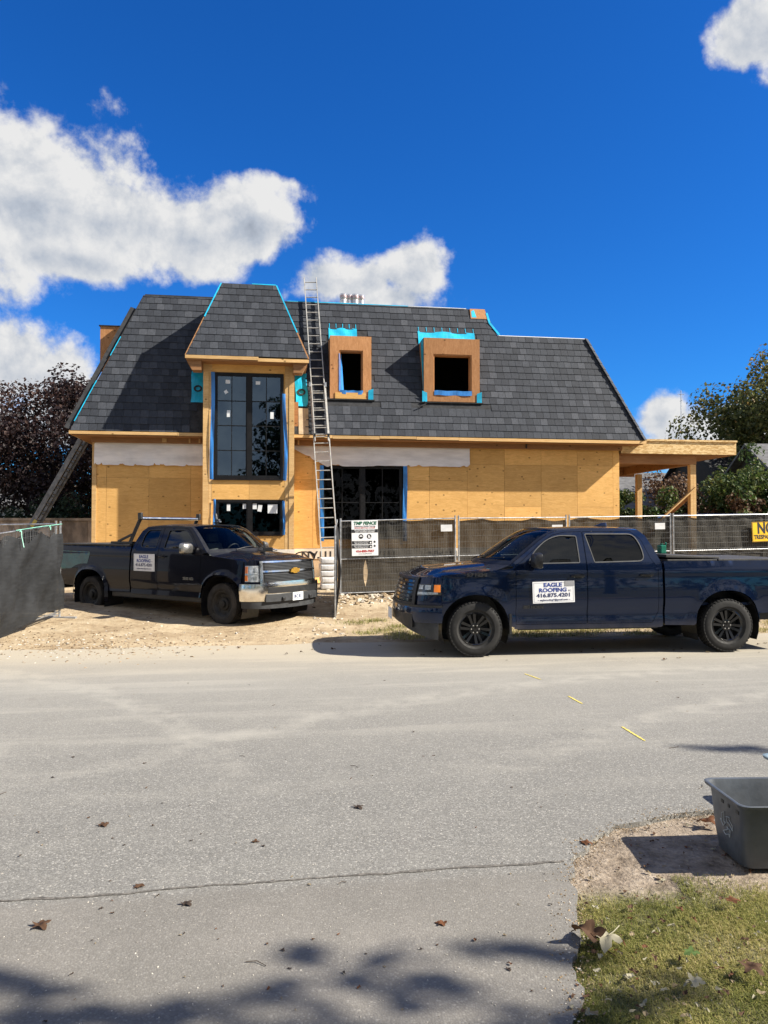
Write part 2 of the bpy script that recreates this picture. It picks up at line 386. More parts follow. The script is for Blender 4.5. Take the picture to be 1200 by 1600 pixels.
def plywood_mat(name, c1, c2, knots=True, grain=(1, 1, 1), osb=False, objvar=.2):
    m, t = new_mat(name)
    c = t.n('ShaderNodeTexCoord').outputs['Object']
    rnd = t.n('ShaderNodeObjectInfo').outputs['Random']
    c = t.vmath('ADD', c, t.n('ShaderNodeCombineXYZ', {0: t.math('MULTIPLY', rnd, 37.), 1: 0., 2: t.math('MULTIPLY', rnd, 11.)}))
    g = t.n('ShaderNodeMapping', {'Vector': c, 'Scale': grain}).outputs[0]
    if osb:
        v = t.n('ShaderNodeTexVoronoi', {'Vector': t.n('ShaderNodeMapping', {'Vector': c, 'Scale': (9, 9, 26), 'Rotation': (0, .5, 0)}).outputs[0], 'Scale': 1.})
        v2 = t.n('ShaderNodeTexVoronoi', {'Vector': t.n('ShaderNodeMapping', {'Vector': c, 'Scale': (9, 9, 26), 'Rotation': (0, -.6, 0)}).outputs[0], 'Scale': 1.2})
        f = t.math('ADD', t.math('MULTIPLY', t.n('ShaderNodeSeparateColor', {0: v.outputs['Color']}).outputs[0], .5), t.math('MULTIPLY', t.n('ShaderNodeSeparateColor', {0: v2.outputs['Color']}).outputs[0], .5))
    else:
        f = t.math('ADD', t.math('MULTIPLY', t.noise(g, 3.2, 6, .65, 1.2), .7), t.math('MULTIPLY', t.noise(g, 17, 4, .6, .8), .3))
    cc = t.mix(t.smooth(f, .3, .7), c2, c1)
    if knots:
        kv = t.n('ShaderNodeTexVoronoi', {'Vector': t.n('ShaderNodeMapping', {'Vector': c, 'Scale': (3.6, 3.6, 5.2)}).outputs[0], 'Scale': 1.})
        kd = t.math('ADD', kv.outputs['Distance'], t.math('MULTIPLY', t.noise(c, 25, 2), .06))
        kp = t.math('MULTIPLY', t.smooth(kd, .19, .12), t.smooth(t.n('ShaderNodeSeparateColor', {0: kv.outputs['Color']}).outputs[0], .42, .47))
        cc = t.mix(t.math('MULTIPLY', kp, .9), cc, tuple(x*.35 for x in c2))
    blot = t.smooth(t.noise(c, .9, 4, .6), .45, .75, 0., .35)
    cc = t.mix(blot, cc, tuple(x*.72 for x in c2))
    cc = t.mix(1., cc, t.ramp(rnd, [(0, 1-objvar), (1, 1+objvar*.5)]), 'MULTIPLY')
    b = t.n('ShaderNodeBsdfPrincipled', {'Base Color': cc, 'Roughness': .8, 'Specular IOR Level': .25,
            'Normal': t.n('ShaderNodeBump', {'Strength': .35, 'Distance': .01, 'Height': f})})
    finish(t, b); return m
PLY = plywood_mat('spruce_plywood', (.78, .465, .165), (.60, .335, .10), grain=(1, 1, 5))
PLYR = plywood_mat('weathered_plywood', (.50, .255, .115), (.34, .155, .06), grain=(5, 5, 1.2))
LUM = plywood_mat('spruce_lumber', (.68, .46, .22), (.52, .31, .12), grain=(.6, 4, 6))
LUMD = plywood_mat('brown_lumber', (.36, .19, .085), (.25, .12, .05), grain=(.6, 4, 6))
OSB = plywood_mat('osb_board', (.72, .53, .27), (.50, .32, .13), knots=False, osb=True, objvar=.05)
BLUE = M('cyan_underlay', (.012, .42, .66), .38, var=.12, vs=3, bump=.35, bs=9)
TAPE = M('blue_flashing', (.035, .20, .55), .35, var=.2, vs=4, bump=.6, bs=14, stretch=(1, 1, .4))
FELT = M('black_felt', (.022, .023, .026), .9, var=.25, vs=6, bump=.2, bs=60)
WRAP = M('white_house_wrap', (.76, .73, .71), .55, var=.1, vs=2.2, bump=1., bs=4, stretch=(.35, 1, 1.6))
CONC = M('foundation_board', (.42, .33, .22), .9, var=.2, vs=2, bump=.3, bs=30)
BOARDW = M('printed_white_board', (.66, .61, .53), .7, var=.1, vs=2)
INK = M('black_ink', (.03, .028, .028), .8, var=.05)
BLK = M('black_window_frame', (.006, .006, .007), .5, var=.2, vs=6, spec=.3)
STK = M('white_sticker', (.72, .74, .75), .5, var=.06)
ALU = M('aluminium', (.74, .73, .70), .34, 1., var=.1, vs=9, bump=.1, bs=60)
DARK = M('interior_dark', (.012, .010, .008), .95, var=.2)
def glass_mat(name, tint, ior=1.75, refl=1., gcol=(.95, .97, 1)):
    m, t = new_mat(name)
    fr = t.n('ShaderNodeFresnel', {'IOR': ior}).outputs[0]
    tr = t.n('ShaderNodeBsdfTransparent', {'Color': tint}); gl = t.n('ShaderNodeBsdfGlossy', {'Color': gcol, 'Roughness': .012,
        'Normal': t.n('ShaderNodeBump', {'Strength': .04, 'Distance': .02, 'Height': t.noise(t.n('ShaderNodeTexCoord').outputs['Object'], 1.6, 2)})})
    mx = t.n('ShaderNodeMixShader', {0: t.math('MULTIPLY', fr, refl), 1: tr, 2: gl}); finish(t, mx); return m
GLS = glass_mat('window_glass', (.20, .23, .24), 2.15, gcol=(.55, .76, 1.)); GLD = glass_mat('shaded_window_glass', (.20, .22, .23), 1.22)

def shingle_mat():
    m, t = new_mat('slate_grey_shingle')
    c = t.n('ShaderNodeTexCoord').outputs['Object']
    at_ = t.n('ShaderNodeAttribute', attribute_name='tone').outputs['Fac']
    oi = t.n('ShaderNodeObjectInfo').outputs['Random']
    f = t.math('FRACT', t.math('ADD', at_, t.math('MULTIPLY', oi, 1.)))
    base = t.ramp(f, [(0, (.020, .0235, .031)), (.35, (.026, .030, .039)), (.62, (.031, .036, .046)), (.85, (.039, .044, .055)), (1, (.053, .058, .070))])
    gr = t.noise(c, 240, 2, .7); pat = t.noise(t.n('ShaderNodeMapping', {'Vector': c, 'Scale': (9, 9, 2)}).outputs[0], 2., 3)
    base = t.mix(1., base, t.ramp(gr, [(.3, .62), (.7, 1.35)]), 'MULTIPLY')
    base = t.mix(1., base, t.ramp(pat, [(.3, .82), (.7, 1.12)]), 'MULTIPLY')
    b = t.n('ShaderNodeBsdfPrincipled', {'Base Color': base, 'Roughness': .82, 'Specular IOR Level': .35,
            'Normal': t.n('ShaderNodeBump', {'Strength': .5, 'Distance': .004, 'Height': gr})})
    finish(t, b); return m
SHG = shingle_mat()

house = thing('house', 'two-storey plywood-clad house with dark slate-grey shingled mansard roof, still being built', 'house', H0, TH)
L = 17.8; ZE = 4.75; SL = 2.58; ZT = 9.32; ZR = 8.35; VT = (ZT-ZE)/SL; VR = (ZR-ZE)/SL; DEP = 11.
nrm = Vector((0, -SL, 1)).normalized(); up = Vector((0, 1, SL)).normalized()
def rp(u, s, h=0., ve=0., ze=ZE): return Vector((u, ve, ze))+up*s+nrm*h
ST_ = (ZT-ZE)/up.z; SR_ = (ZR-ZE)/up.z
# ---- roof deck (closed body) with felt
roof = MB()
uA, uB = 13.28, 12.94
def holed_face(mb, outer, holes, f3):
    pts = list(outer); ed_ = [(i, (i+1) % len(outer)) for i in range(len(outer))]
    for h in holes:
        o = len(pts); pts += h; ed_ += [(o+i, o+(i+1) % len(h)) for i in range(len(h))]
    vo, _, fo, _, _, _ = delaunay_2d_cdt([Vector(p) for p in pts], ed_, [], 0, 1e-5)
    def ins(p, q):
        c = False
        for (x1, y1), (x2, y2) in zip(q, q[1:]+q[:1]):
            if (y1 > p[1]) != (y2 > p[1]) and p[0] < (x2-x1)*(p[1]-y1)/(y2-y1)+x1: c = not c
        return c
    cen_ = lambda f: (sum(vo[i].x for i in f)/len(f), sum(vo[i].y for i in f)/len(f))
    mb.add([f3(p.x, p.y) for p in vo], [tuple(f) for f in fo if ins(cen_(f), outer) and not any(ins(cen_(f), h) for h in holes)])
DORM = [(7.60, 8.90, 5.95, 7.92, 7.89, 8.635, 6.19, 7.475), (10.58, 12.40, 5.93, 7.96, 10.89, 12.14, 6.25, 7.45)]
holed_face(roof, [(0, ZE), (L, ZE), (L-VR, ZR), (uA, ZR), (uB, ZT), (VT, ZT)], [[(d[0]+.04, d[2]+.12), (d[1]-.04, d[2]+.12), (d[1]-.04, d[3]-.04), (d[0]+.04, d[3]-.04)] for d in DORM], lambda u, z: (u, (z-ZE)/SL, z))
roof.add([(0,0,ZE),(VT,VT,ZT),(VT,DEP-VT,ZT),(0,DEP,ZE)], [(0,1,2,3)])
roof.add([(L,0,ZE),(L,DEP,ZE),(L-VR,DEP-VR,ZR),(L-VR,VR,ZR)], [(0,1,2,3)])
roof.add([(0,DEP,ZE),(VT,DEP-VT,ZT),(uB,DEP-VT,ZT),(uA,DEP-VR,ZR),(L-VR,DEP-VR,ZR),(L,DEP,ZE)], [(0,1,2,3,4,5)])
roof.add([(VT,VT,ZT),(uB,VT,ZT),(uB,DEP-VT,ZT),(VT,DEP-VT,ZT)], [(0,1,2,3)])
roof.add([(uA,VR,ZR),(L-VR,VR,ZR),(L-VR,DEP-VR,ZR),(uA,DEP-VR,ZR)], [(0,1,2,3)])
roof.add([(uA,VR,ZR),(uA,DEP-VR,ZR),(uB,DEP-VT,ZT),(uB,VT,ZT)], [(0,1,2,3)])
roof.add([(0,0,ZE),(L,0,ZE),(L,DEP,ZE),(0,DEP,ZE)], [(3,2,1,0)])
roofo = roof.build('roof', FELT, house)
# ---- clip helpers
def clip_half(poly, a, b):                                # keep left of a->b
    out = []
    def side(p): return (b[0]-a[0])*(p[1]-a[1])-(b[1]-a[1])*(p[0]-a[0])
    for i, p in enumerate(poly):
        q = poly[(i+1) % len(poly)]; sp, sq = side(p), side(q)
        if sp >= 0: out.append(p)
        if (sp >= 0) != (sq >= 0):
            k = sp/(sp-sq); out.append((p[0]+(q[0]-p[0])*k, p[1]+(q[1]-p[1])*k))
    return out
def clip_poly(poly, cv):
    for a, b in zip(cv, cv[1:]+cv[:1]):
        poly = clip_half(poly, a, b)
        if len(poly) < 3: return []
    return poly
# dormer boxes on the front slope: (u0,u1,z0,z1, opening u0,u1,z0,z1)
DORM = [(7.60, 8.90, 5.95, 7.92, 7.89, 8.635, 6.19, 7.475), (10.58, 12.40, 5.93, 7.96, 10.89, 12.14, 6.25, 7.45)]
TW0, TW1 = 3.80, 6.48                                     # tower walls
EXPO, TABW = .2425, .242
full_tab = {}
def tab_mesh(w):
    k = round(w, 3)
    if k not in full_tab:
        mb = MB(); g = .004
        a, b = -w/2+g, w/2-g
        P = lambda u, s, h: up*s+nrm*h+Vector((u, 0, 0))
        mb.hexa([P(a, 0, .004), P(b, 0, .004), P(b, EXPO+.05, .001), P(a, EXPO+.05, .001), P(a, 0, .022), P(b, 0, .022), P(b, EXPO+.05, .003), P(a, EXPO+.05, .003)])
        full_tab[k] = mb.mesh('shingle', SHG)
    return full_tab[k]
rs = random.Random(5)
cand = []; rest = MB(); tones = []
def lay(face_poly, pieces, s_max, u_lo, u_hi, ve, ze, skip, pick):
    """face_poly in (u,s); pieces: convex pieces of it"""
    row = 0; s = .0
    while s < s_max-.03:
        u = u_lo-(.5*(row % 2)+.12*rs.random())*TABW
        while u < u_hi:
            wv = TABW*rs.choice((.95, .98, 1., 1.02, 1.06)); wv = round(wv, 3)
            drop = rs.choice((0, 0, .0, .006, -.004))
            uc, sc = u+wv/2, s+EXPO/2
            rect = [(u+.004, s+drop), (u+wv-.004, s+drop), (u+wv-.004, s+EXPO+.05), (u+.004, s+EXPO+.05)]
            vis = [(u+.004, s+drop), (u+wv-.004, s+drop), (u+wv-.004, s+EXPO), (u+.004, s+EXPO)]
            if not skip(uc, sc):
                inside = any(all(((b[0]-a[0])*(p[1]-a[1])-(b[1]-a[1])*(p[0]-a[0])) >= -1e-6 for a, b in zip(pc, pc[1:]+pc[:1]) for p in vis) for pc in pieces)
                if inside and s+EXPO+.05 < s_max+.06: cand.append((pick(uc, sc), wv, rp(uc, s+drop, 0, ve, ze)))
                else:
                    for pc in pieces:
                        q = clip_poly(rect, pc)
                        if len(q) >= 3:
                            n = len(q); lo = [rp(a, b, .001, ve, ze) for a, b in q]; hi = [rp(a, b, .022-.019*(b-s)/(EXPO+.05), ve, ze) for a, b in q]
                            rest.add(lo+hi, [tuple(range(n, 2*n))]+[(i, (i+1) % n, n+(i+1) % n, n+i) for i in range(n)]); tones.extend([rs.random()]*(n+1))
            u += wv
        s += EXPO; row += 1
def skip_main(u, s):
    z = ZE+s*up.z
    if TW0-.30 < u < TW1+.40 and z < 6.95: return True
    for d in DORM:
        if d[0]-.04 < u < d[1]+.04 and d[2]-.02 < z < 8.36: return True
        if d[0]-.3 < u < d[1]+.3 and d[2]-.30 < z < d[2]+.02: return True
    if u > 12.35 and z > 8.95: return True
    return False
hip = lambda s: s*up.y
pieces = [[(0, 0), (L, 0), (L-hip(SR_), SR_), (hip(SR_), SR_)], [(hip(SR_), SR_), (uA, SR_), (uB, ST_), (hip(ST_), ST_)]]
lay(None, pieces, ST_, -.2, L+.2, 0, ZE, skip_main, lambda u, s: 20+u+s)
# tower roof
TE0, TE1, TVE, TZE = 3.364, 6.856, -.76, 6.90
TS = (ZT-.0-TZE)/up.z; TV = TVE+TS*up.y
tpiece = [(TE0, 0), (TE1, 0), (TE1-hip(TS), TS), (TE0+hip(TS), TS)]
lay(None, [tpiece], TS, TE0-.2, TE1+.2, TVE, TZE, lambda u, s: False, lambda u, s: u*.01+s*.1)
cand.sort(key=lambda c: c[0])
tower_cut = 20
for i, (key, wv, pos) in enumerate(cand):
    if i < 300:
        link('shingle', tab_mesh(wv), roofo, pos)
    else:
        me_ = tab_mesh(wv); rest.add([v.co+pos for v in me_.vertices], [tuple(p.vertices) for p in me_.polygons]); tones.extend([rs.random()]*len(me_.polygons))
sm = rest.mesh('shingle_field', SHG, fixn=False)
at_ = sm.attributes.new('tone', 'FLOAT', 'FACE'); at_.data.foreach_set('value', tones)
tag(link('shingle_field', sm, roofo), kind='stuff')
# tower roof body (felt) running back into the main slope
mb = MB(); a, b = TE0, TE1; h_ = hip(TS); back = 1.75
mb.add([(a,TVE,TZE),(b,TVE,TZE),(b-h_,TV,ZT),(a+h_,TV,ZT),(a,back,TZE),(b,back,TZE),(b-h_,back,ZT),(a+h_,back,ZT)], [(0,1,2,3),(1,5,6,2),(4,0,3,7),(3,2,6,7),(0,4,5,1)])
mb.build('tower_roof', FELT, house)
# hip strips: raw board edge, cyan underlay strips, dark caps
def strip(name, mat, pts, w=.03, d=.03, parent=house):
    mb = MB()
    for p, q in zip(pts, pts[1:]): mb.bar(p, q, w, d, up=(0, -1, .2))
    return mb.build(name, mat, parent)
hipL = lambda s, h=.02: rp(hip(s), s, h)
strip('hip_underlay', BLUE, [hipL(s)+Vector((-.02, .02, 0)) for s in (.3, 1.0, 1.7)], .025, .02); strip('hip_underlay', BLUE, [hipL(s)+Vector((-.02, .02, 0)) for s in (2.6, 3.3)], .022, .02); strip('hip_flashing', FELT, [hipL(s)+Vector((-.01, .02, 0)) for s in (3.3, ST_)], .02, .02)
strip('hip_board', FELT, [hipL(s)+Vector((-.14, .12, .02)) for s in (.05, 1.6, 3.2, ST_-.5)], .16, .04)
for k in range(int(SR_/.24)):                                # shingled hip caps on the right end
    s0 = k*.24; p = rp(L-hip(s0), s0, .035); q = rp(L-hip(s0+.27), s0+.27, .015)
    mb = MB(); mb.bar(p, q, .17, .022, up=(.6, -.8, .2)); mb.build('hip_cap', SHG, house)
tl = lambda s, sgn: rp((TE0+hip(s)) if sgn < 0 else (TE1-hip(s)), s, .015, TVE, TZE)
strip('hip_underlay', BLUE, [tl(s, -1)+Vector((-.02, .01, 0)) for s in (1.35, 2.0, TS)], .035, .02)
strip('hip_edge_board', LUMD, [tl(s, -1)+Vector((-.02, .03, -.01)) for s in (0, 1.4)], .05, .03)
strip('hip_underlay', BLUE, [tl(s, 1)+Vector((.02, .01, 0)) for s in (.9, 1.8, TS)], .035, .02)
strip('hip_edge_board', LUMD, [tl(s, 1)+Vector((.02, .03, -.01)) for s in (0, 1.0)], .05, .03)
strip('ridge_underlay', BLUE, [(TE0+h_+.9, TV, ZT+.02), (TE1-h_, TV, ZT+.015)], .03, .02)
strip('ridge_underlay', BLUE, [(6.3, VT, ZT+.012), (8.0, VT, ZT+.02), (10.3, VT, ZT+.012)], .03, .015)
strip('ridge_flashing', STK, [(10.3, VT, ZT+.01), (11.2, VT, ZT+.018), (12.3, VT, ZT+.012)], .02, .01)
strip('ridge_underlay', FELT, [(1.8, VT, ZT+.012), (4.2, VT, ZT+.012)], .05, .04)
strip('ridge_flashing', STK, [(uA, VR, ZR+.01), (15, VR, ZR+.012), (L-VR, VR, ZR+.01)], .02, .01)
# bare plywood end and cyan edge where the upper roof stops
mb = MB(); mb.add([rp(12.42, (8.95-ZE)/up.z, .012), rp(13.02, (8.95-ZE)/up.z, .012), rp(uB, ST_, .012), rp(12.42, ST_, .012), rp(12.42, (8.95-ZE)/up.z, .03), rp(13.02, (8.95-ZE)/up.z, .03), rp(uB, ST_, .03), rp(12.42, ST_, .03)],
                  [(4,5,6,7),(0,1,5,4),(1,2,6,5),(2,3,7,6),(3,0,4,7)]); mb.build('bare_sheathing', PLYR, house)
strip('hip_underlay', BLUE, [rp(uB+.05, ST_-.15, .03), rp(13.05, ST_-.55, .03), rp(uA+.06, SR_+.02, .03)], .07, .02)
mb = MB(); mb.add([rp(12.46, 4.55, .034), rp(12.62, 4.55, .034), rp(12.56, 4.85, .034), rp(12.46, 4.80, .034)], [(0,1,2,3)]); mb.build('underlay_flap', BLUE, house)

# ---- side dormer on the left slope (its cheek faces the street)
mb = MB(); mb.box(.26, 2.2, 2.6, 4.6, 7.05, 8.50); mb.build('side_dormer', PLYR, house)
mb = MB(); mb.box(.22, 2.2, 2.56, 4.66, 8.505, 8.53); mb.build('side_dormer_roof', FELT, house)

# ---- front dormers
for k, (u0, u1, z0, z1, o0, o1, oz0, oz1) in enumerate(DORM):
    vf = (z0-ZE)/SL-.02; vb = (z1-ZE)/SL+.05
    d = MB(); T = .03
    d.box(u0, o0, vf, vf+T, z0, z1); d.box(o1, u1, vf, vf+T, z0, z1); d.box(o0, o1, vf, vf+T, oz1, z1); d.box(o0, o1, vf, vf+T, z0, oz0)
    do = d.build('dormer', PLYR, house)
    c = MB()
    for uu in (u0, u1-T): c.add([(uu,vf+T,z0),(uu+T,vf+T,z0),(uu,vb,z1),(uu+T,vb,z1),(uu,vf+T,z1),(uu+T,vf+T,z1)], [(0,1,3,2),(0,4,5,1),(0,2,4),(1,5,3),(4,2,3,5)])
    c.box(u0+T, u1-T, vf+T, vb+.2, z1-T, z1); c.build('cheek', PLYR, do)
    rv_ = MB(); rv_.box(o0-.001, o0+.035, vf+T, vf+.30, oz0, oz1); rv_.box(o1-.035, o1+.001, vf+T, vf+.30, oz0, oz1); rv_.box(o0+.035, o1-.035, vf+T, vf+.30, oz1-.035, oz1+.001); rv_.build('reveal', PLYR, do)
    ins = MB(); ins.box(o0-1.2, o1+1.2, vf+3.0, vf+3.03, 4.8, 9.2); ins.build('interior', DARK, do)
    sd = MB(); sd.box(o0-.03, o1+.03, vf+.032, vf+.40, oz0-.035, oz0); sd.build('sill', LUM, do)
    # blue flashing on the sill and jambs
    f = MB()
    f.grid(lambda a, b: Vector((o0+.02+(o1-o0-.02)*a, vf-.012-.012*math.sin(a*9), oz0-.10-.02*k+(.12+.03*k)*b+.008*math.sin(a*14))), 14, 2)
    if k == 0: f.grid(lambda a, b: Vector((o0-.01+.17*a*(.55+.45*(1-b))+.0, vf-.012+.20*a, oz0+(oz1-oz0-.1)*b)), 4, 8)
    f.build('flashing', TAPE, do)
    # cyan ice-and-water shield behind and round the foot
    s0, s1 = (z1-.05-ZE)/up.z, (8.40-ZE)/up.z
    b_ = MB(); e0, e1 = (u0+.02, u1-.36) if k == 0 else (u0-.02, u1+.08)
    b_.grid(lambda a, q: rp(e0+(e1-e0)*a, s0+(s1-s0+.012*math.sin(a*17))*q, .022+.01*math.sin(a*11+q*3)), 16, 4)
    b_.build('underlay', BLUE, do)
    for i in range(5 if k == 0 else 8):                        # strap tails running up between the slates
        uu = e0+.03+(e1-e0-.06)*i/(4 if k == 0 else 7); q = MB(); q.bar(rp(uu, s1, .026), rp(uu, s1+.17, .026), .018, .004, up=nrm); q.build('strap', BLUE, do)
    for sg in (-1, 1):
        ue = u0 if sg < 0 else u1
        q = MB(); q.grid(lambda a, b: Vector((ue-sg*.10+sg*.16*a, vf-.02-.012*a, z0-.03+(.30+.06*a)*b)), 3, 3)
        if k == 1 or sg > 0: q.build('underlay_corner', BLUE, do)
    fl = MB(); fl.box(u0-.1, u1+.1, vf-.06, vf-.0, z0-.05, z0-.02); fl.build('foot_flashing', FELT, do)
    if k == 0:
        q = MB(); q.box(u0+.16, u1-.18, vf-.02, vf-.004, z0-.0, z0+.19); q.build('sill_plate', PLY, do)
    else:
        q = MB(); q.grid(lambda a, b: Vector((u0-.012, vf+.0+.5*a*b+.02, z0+.1+(z1-z0-.1)*b)), 4, 8); q.build('cheek_underlay', BLUE, do)
        q = MB(); q.tube([(u0+.0, vf-.08, z0-.02), (u0+.05, vf-.10, z0-.10), (u0-.22, vf-.16, z0-.22)], .02, 6); q.build('loose_strap', FELT, do)

# ---- ground floor front wall in plywood sheets
def rect_minus(r, h):
    x0, x1, z0, z1 = r; a, b, c, d = h
    if a >= x1 or b <= x0 or c >= z1 or d <= z0: return [r]
    o = []
    if a > x0: o.append((x0, a, z0, z1))
    if b < x1: o.append((b, x1, z0, z1))
    m0, m1 = max(a, x0), min(b, x1)
    if c > z0: o.append((m0, m1, z0, c))
    if d < z1: o.append((m0, m1, d, z1))
    return o
VW = .58; BIG = (7.30, 10.04, 1.55, 3.88)
wall = MB(); wall.box(.53, 7.30, VW+.02, VW+.16, .2, 4.74); wall.box(10.04, 17.17, VW+.02, VW+.16, .2, 4.74); wall.box(7.30, 10.04, VW+.02, VW+.16, .2, 1.55); wall.box(7.30, 10.04, VW+.02, VW+.16, 3.88, 4.74)
wall.box(.53, .67, VW+.16, DEP-.6, .2, 4.74); wall.box(17.03, 17.17, VW+.16, DEP-.6, .2, 4.74); wall.box(.53, 17.17, DEP-.6, DEP-.46, .2, 4.74)
wallo = wall.build('wall', PLY, house)
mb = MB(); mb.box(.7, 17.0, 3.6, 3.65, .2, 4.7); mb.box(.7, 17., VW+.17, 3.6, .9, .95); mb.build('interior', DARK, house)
edges = [.52]+[10.784+1.2345*k for k in range(-8, 6) if .7 < 10.784+1.2345*k < 17.0]+[17.18]
for i, (a, b) in enumerate(zip(edges, edges[1:])):
    zs = [1.28, 3.42, 4.72] if a < 11.9 else ([1.28, 2.6, 3.95, 4.72] if i % 2 else [1.28, 3.95, 4.72])
    for z0, z1 in zip(zs, zs[1:]):
        for r in rect_minus((a, b, z0, z1), BIG):
            if r[1]-r[0] < .06 or r[3]-r[2] < .06: continue
            if TW0+.05 < r[0] and r[1] < TW1-.05: continue
            mb = MB(); pr = .004*rs.random()
            mb.box(r[0]+.0035, r[1]-.0035, VW-pr, VW+.02-.002, r[2]+.003, r[3]-.003); mb.build('plywood_panel', PLY, wallo)
mb = MB(); mb.box(.50, .62, VW-.035, VW-.006, .95, 4.70); mb.build('corner_board', LUM, house)
# foundation board with printed, upside-down lettering
mb = MB(); mb.box(.5, 17.2, VW-.02, VW+.02, .95, 1.27); fb = mb.build('foundation_board', BOARDW, house)
mb = MB(); mb.box(.5, 17.2, VW+.0, VW+.02, .0, .945); mb.build('foundation', CONC, house)
for uu in (7.05, 9.05, 11.05, 13.05):
    t_ = text_mesh('TITAN', .30, INK, .008, width=1.0); o = link('lettering', t_, fb, (uu+.18, VW-.024, 1.09), (R(90), R(180), 0))
# tarps pinned under the soffit
def tarp(u0, u1, zt, zb, seed, notch=None):
    r_ = random.Random(seed); cuts = [r_.random() for _ in range(9)]
    def fn(a, b):
        u = u0+(u1-u0)*a; n = noise.noise((u*.9, seed, 0)); low = zb(a)+.03*n+.02*noise.noise((u*4, seed, 3))
        for c in cuts: low += .07*max(0, 1-abs(a-c)*90)
        z = zt(a)+(low-zt(a))*b
        v = VW-.035-.03*b*(1+noise.noise((u*2.2, z*1.5, seed)))-.012*noise.noise((u*6, z*3, seed))
        return Vector((u, v, z))
    mb = MB(); mb.grid(fn, 90, 10); return mb
tarp(.56, 3.78, lambda a: 4.47, lambda a: 3.80+.10*a*0, 3).build('tarp', WRAP, house, smooth=True)
tarp(6.49, 12.09, lambda a: 4.52+.05*a, lambda a: (4.36-.55*min(1, a*5.5) if a < .19 else 3.83)+.05*a, 8).build('tarp', WRAP, house, smooth=True)
# torn edge of wrap further right
mb = MB(); mb.grid(lambda a, b: Vector((12.2+4.7*a, VW-.02-.01*math.sin(a*40), 4.60+.02*math.sin(a*23)-(.03+.03*max(0, math.sin(a*31)))*b)), 60, 2); mb.build('torn_wrap', WRAP, house)
# ---- soffit, fascia
mb = MB(); mb.box(.05, TW0, .03, VW+.1, ZE-.13, ZE-.10); mb.box(TW1, L-.05, .03, VW+.1, ZE-.13, ZE-.10); mb.box(.05, .55, VW+.1, DEP-.5, ZE-.13, ZE-.10); mb.box(17.15, L-.05, VW+.1, DEP-.5, ZE-.13, ZE-.10); mb.build('soffit', LUMD, house)
for a, b, dz in ((-.03, 3.05, 0), (3.05, TW0, -.01), (TW1, 7.65, .0), (7.65, 9.1, -.015), (9.1, 10.25, .012), (10.25, 11.6, .0), (11.6, L+.03, -.012)):
    mb = MB(); mb.box(a+.004, b-.004, -.035, -.003, ZE-.10+dz, ZE-.012+dz*.3); mb.build('fascia_board', LUM, house)
mb = MB(); mb.box(L, L+.03, -.03, 3, ZE-.1, ZE-.01); mb.box(-.03, 0, -.03, 3, ZE-.1, ZE-.01); mb.build('side_fascia', LUM, house)
mb = MB(); mb.box(.5, TW0, .38, .50, ZE-.29, ZE-.132); mb.box(TW1, 17.2, .40, .52, ZE-.29, ZE-.132); mb.build('header_beam', LUMD, house)
for uu in (2.55, 3.33, 3.62, 6.6, 13.9):
    mb = MB(); mb.box(uu, uu+(.13 if uu == 2.55 else .05), .36, .378, ZE-.27, ZE-.14); mb.build('soffit_block', LUM if uu < 13 else FELT, house)
# ---- the stair tower
TF = -.26
WT = (4.12, 6.16, 3.37, 6.52); WL = (4.17, 6.15, 1.70, 2.74)
tw = MB()
for r in rect_minus((TW0, TW1, .3, 6.80), WT):
    for q in rect_minus(r, WL): tw.box(q[0], q[1], TF+.02, TF+.14, q[2], q[3])
tw.box(TW0, TW0+.12, TF+.14, VW+1.2, .3, 6.80); tw.box(TW1-.12, TW1, TF+.14, VW+1.2, .3, 6.80)
two = tw.build('tower_wall', PLY, house)
for (a, b, c, d) in ((4.06, 6.2, 6.53, 6.83), (4.06, 5.15, 2.75, 3.36), (5.15, 6.2, 2.75, 3.36), (4.06, 6.2, 1.28, 1.69)):
    mb = MB(); mb.box(a+.003, b-.003, TF, TF+.018, c+.003, d-.003); mb.build('plywood_panel', PLY, two)
for a, b in ((TW0, TW0+.17), (TW0+.17, 4.06), (6.2, 6.32), (6.32, TW1)):
    mb = MB(); mb.box(a+.003, b-.003, TF-.012*(b-a > .13), TF+.018, .95, 6.83); mb.build('corner_board', LUM, two)
mb = MB(); mb.box(TW0-.02, TW1+.02, TF-.02, TF+.01, .95, 1.27); mb.build('foundation_board', BOARDW, two)
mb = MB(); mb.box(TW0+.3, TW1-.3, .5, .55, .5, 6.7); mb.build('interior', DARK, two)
# tower eave: fascia, soffit, little corner returns
for a, b, dz in ((TE0-.03, 5.42, .015), (5.40, TE1+.03, -.02)):
    mb = MB(); mb.box(a, b, TVE-.035-(.004 if dz > 0 else 0), TVE-.003, TZE-.115+dz, TZE-.02+dz); mb.build('fascia_board', LUM, house)
mb = MB(); mb.box(TE0, TE1, TVE+.0, TF+.02, TZE-.14, TZE-.105); mb.box(TE0, TW0, TF+.02, .9, TZE-.14, TZE-.105); mb.box(TW1, TE1, TF+.02, .9, TZE-.14, TZE-.105); mb.build('tower_soffit', LUMD, house)
for u0, sg in ((TE0, 1), (TE1, -1)):
    mb = MB(); mb.add([(u0, TVE+.05, TZE-.12), (u0+sg*.42, TVE+.05, TZE-.12), (u0+sg*.42, TVE+.05, TZE-.42), (u0+sg*.16, TVE+.05, TZE-.42), (u0, TVE+.45, TZE-.12), (u0+sg*.42, TVE+.45, TZE-.12), (u0+sg*.42, TVE+.45, TZE-.42), (u0+sg*.16, TVE+.45, TZE-.42)],
        [(0,1,2,3),(7,6,5,4),(0,3,7,4),(3,2,6,7),(2,1,5,6),(1,0,4,5)]); mb.build('eave_return', LUMD, house)
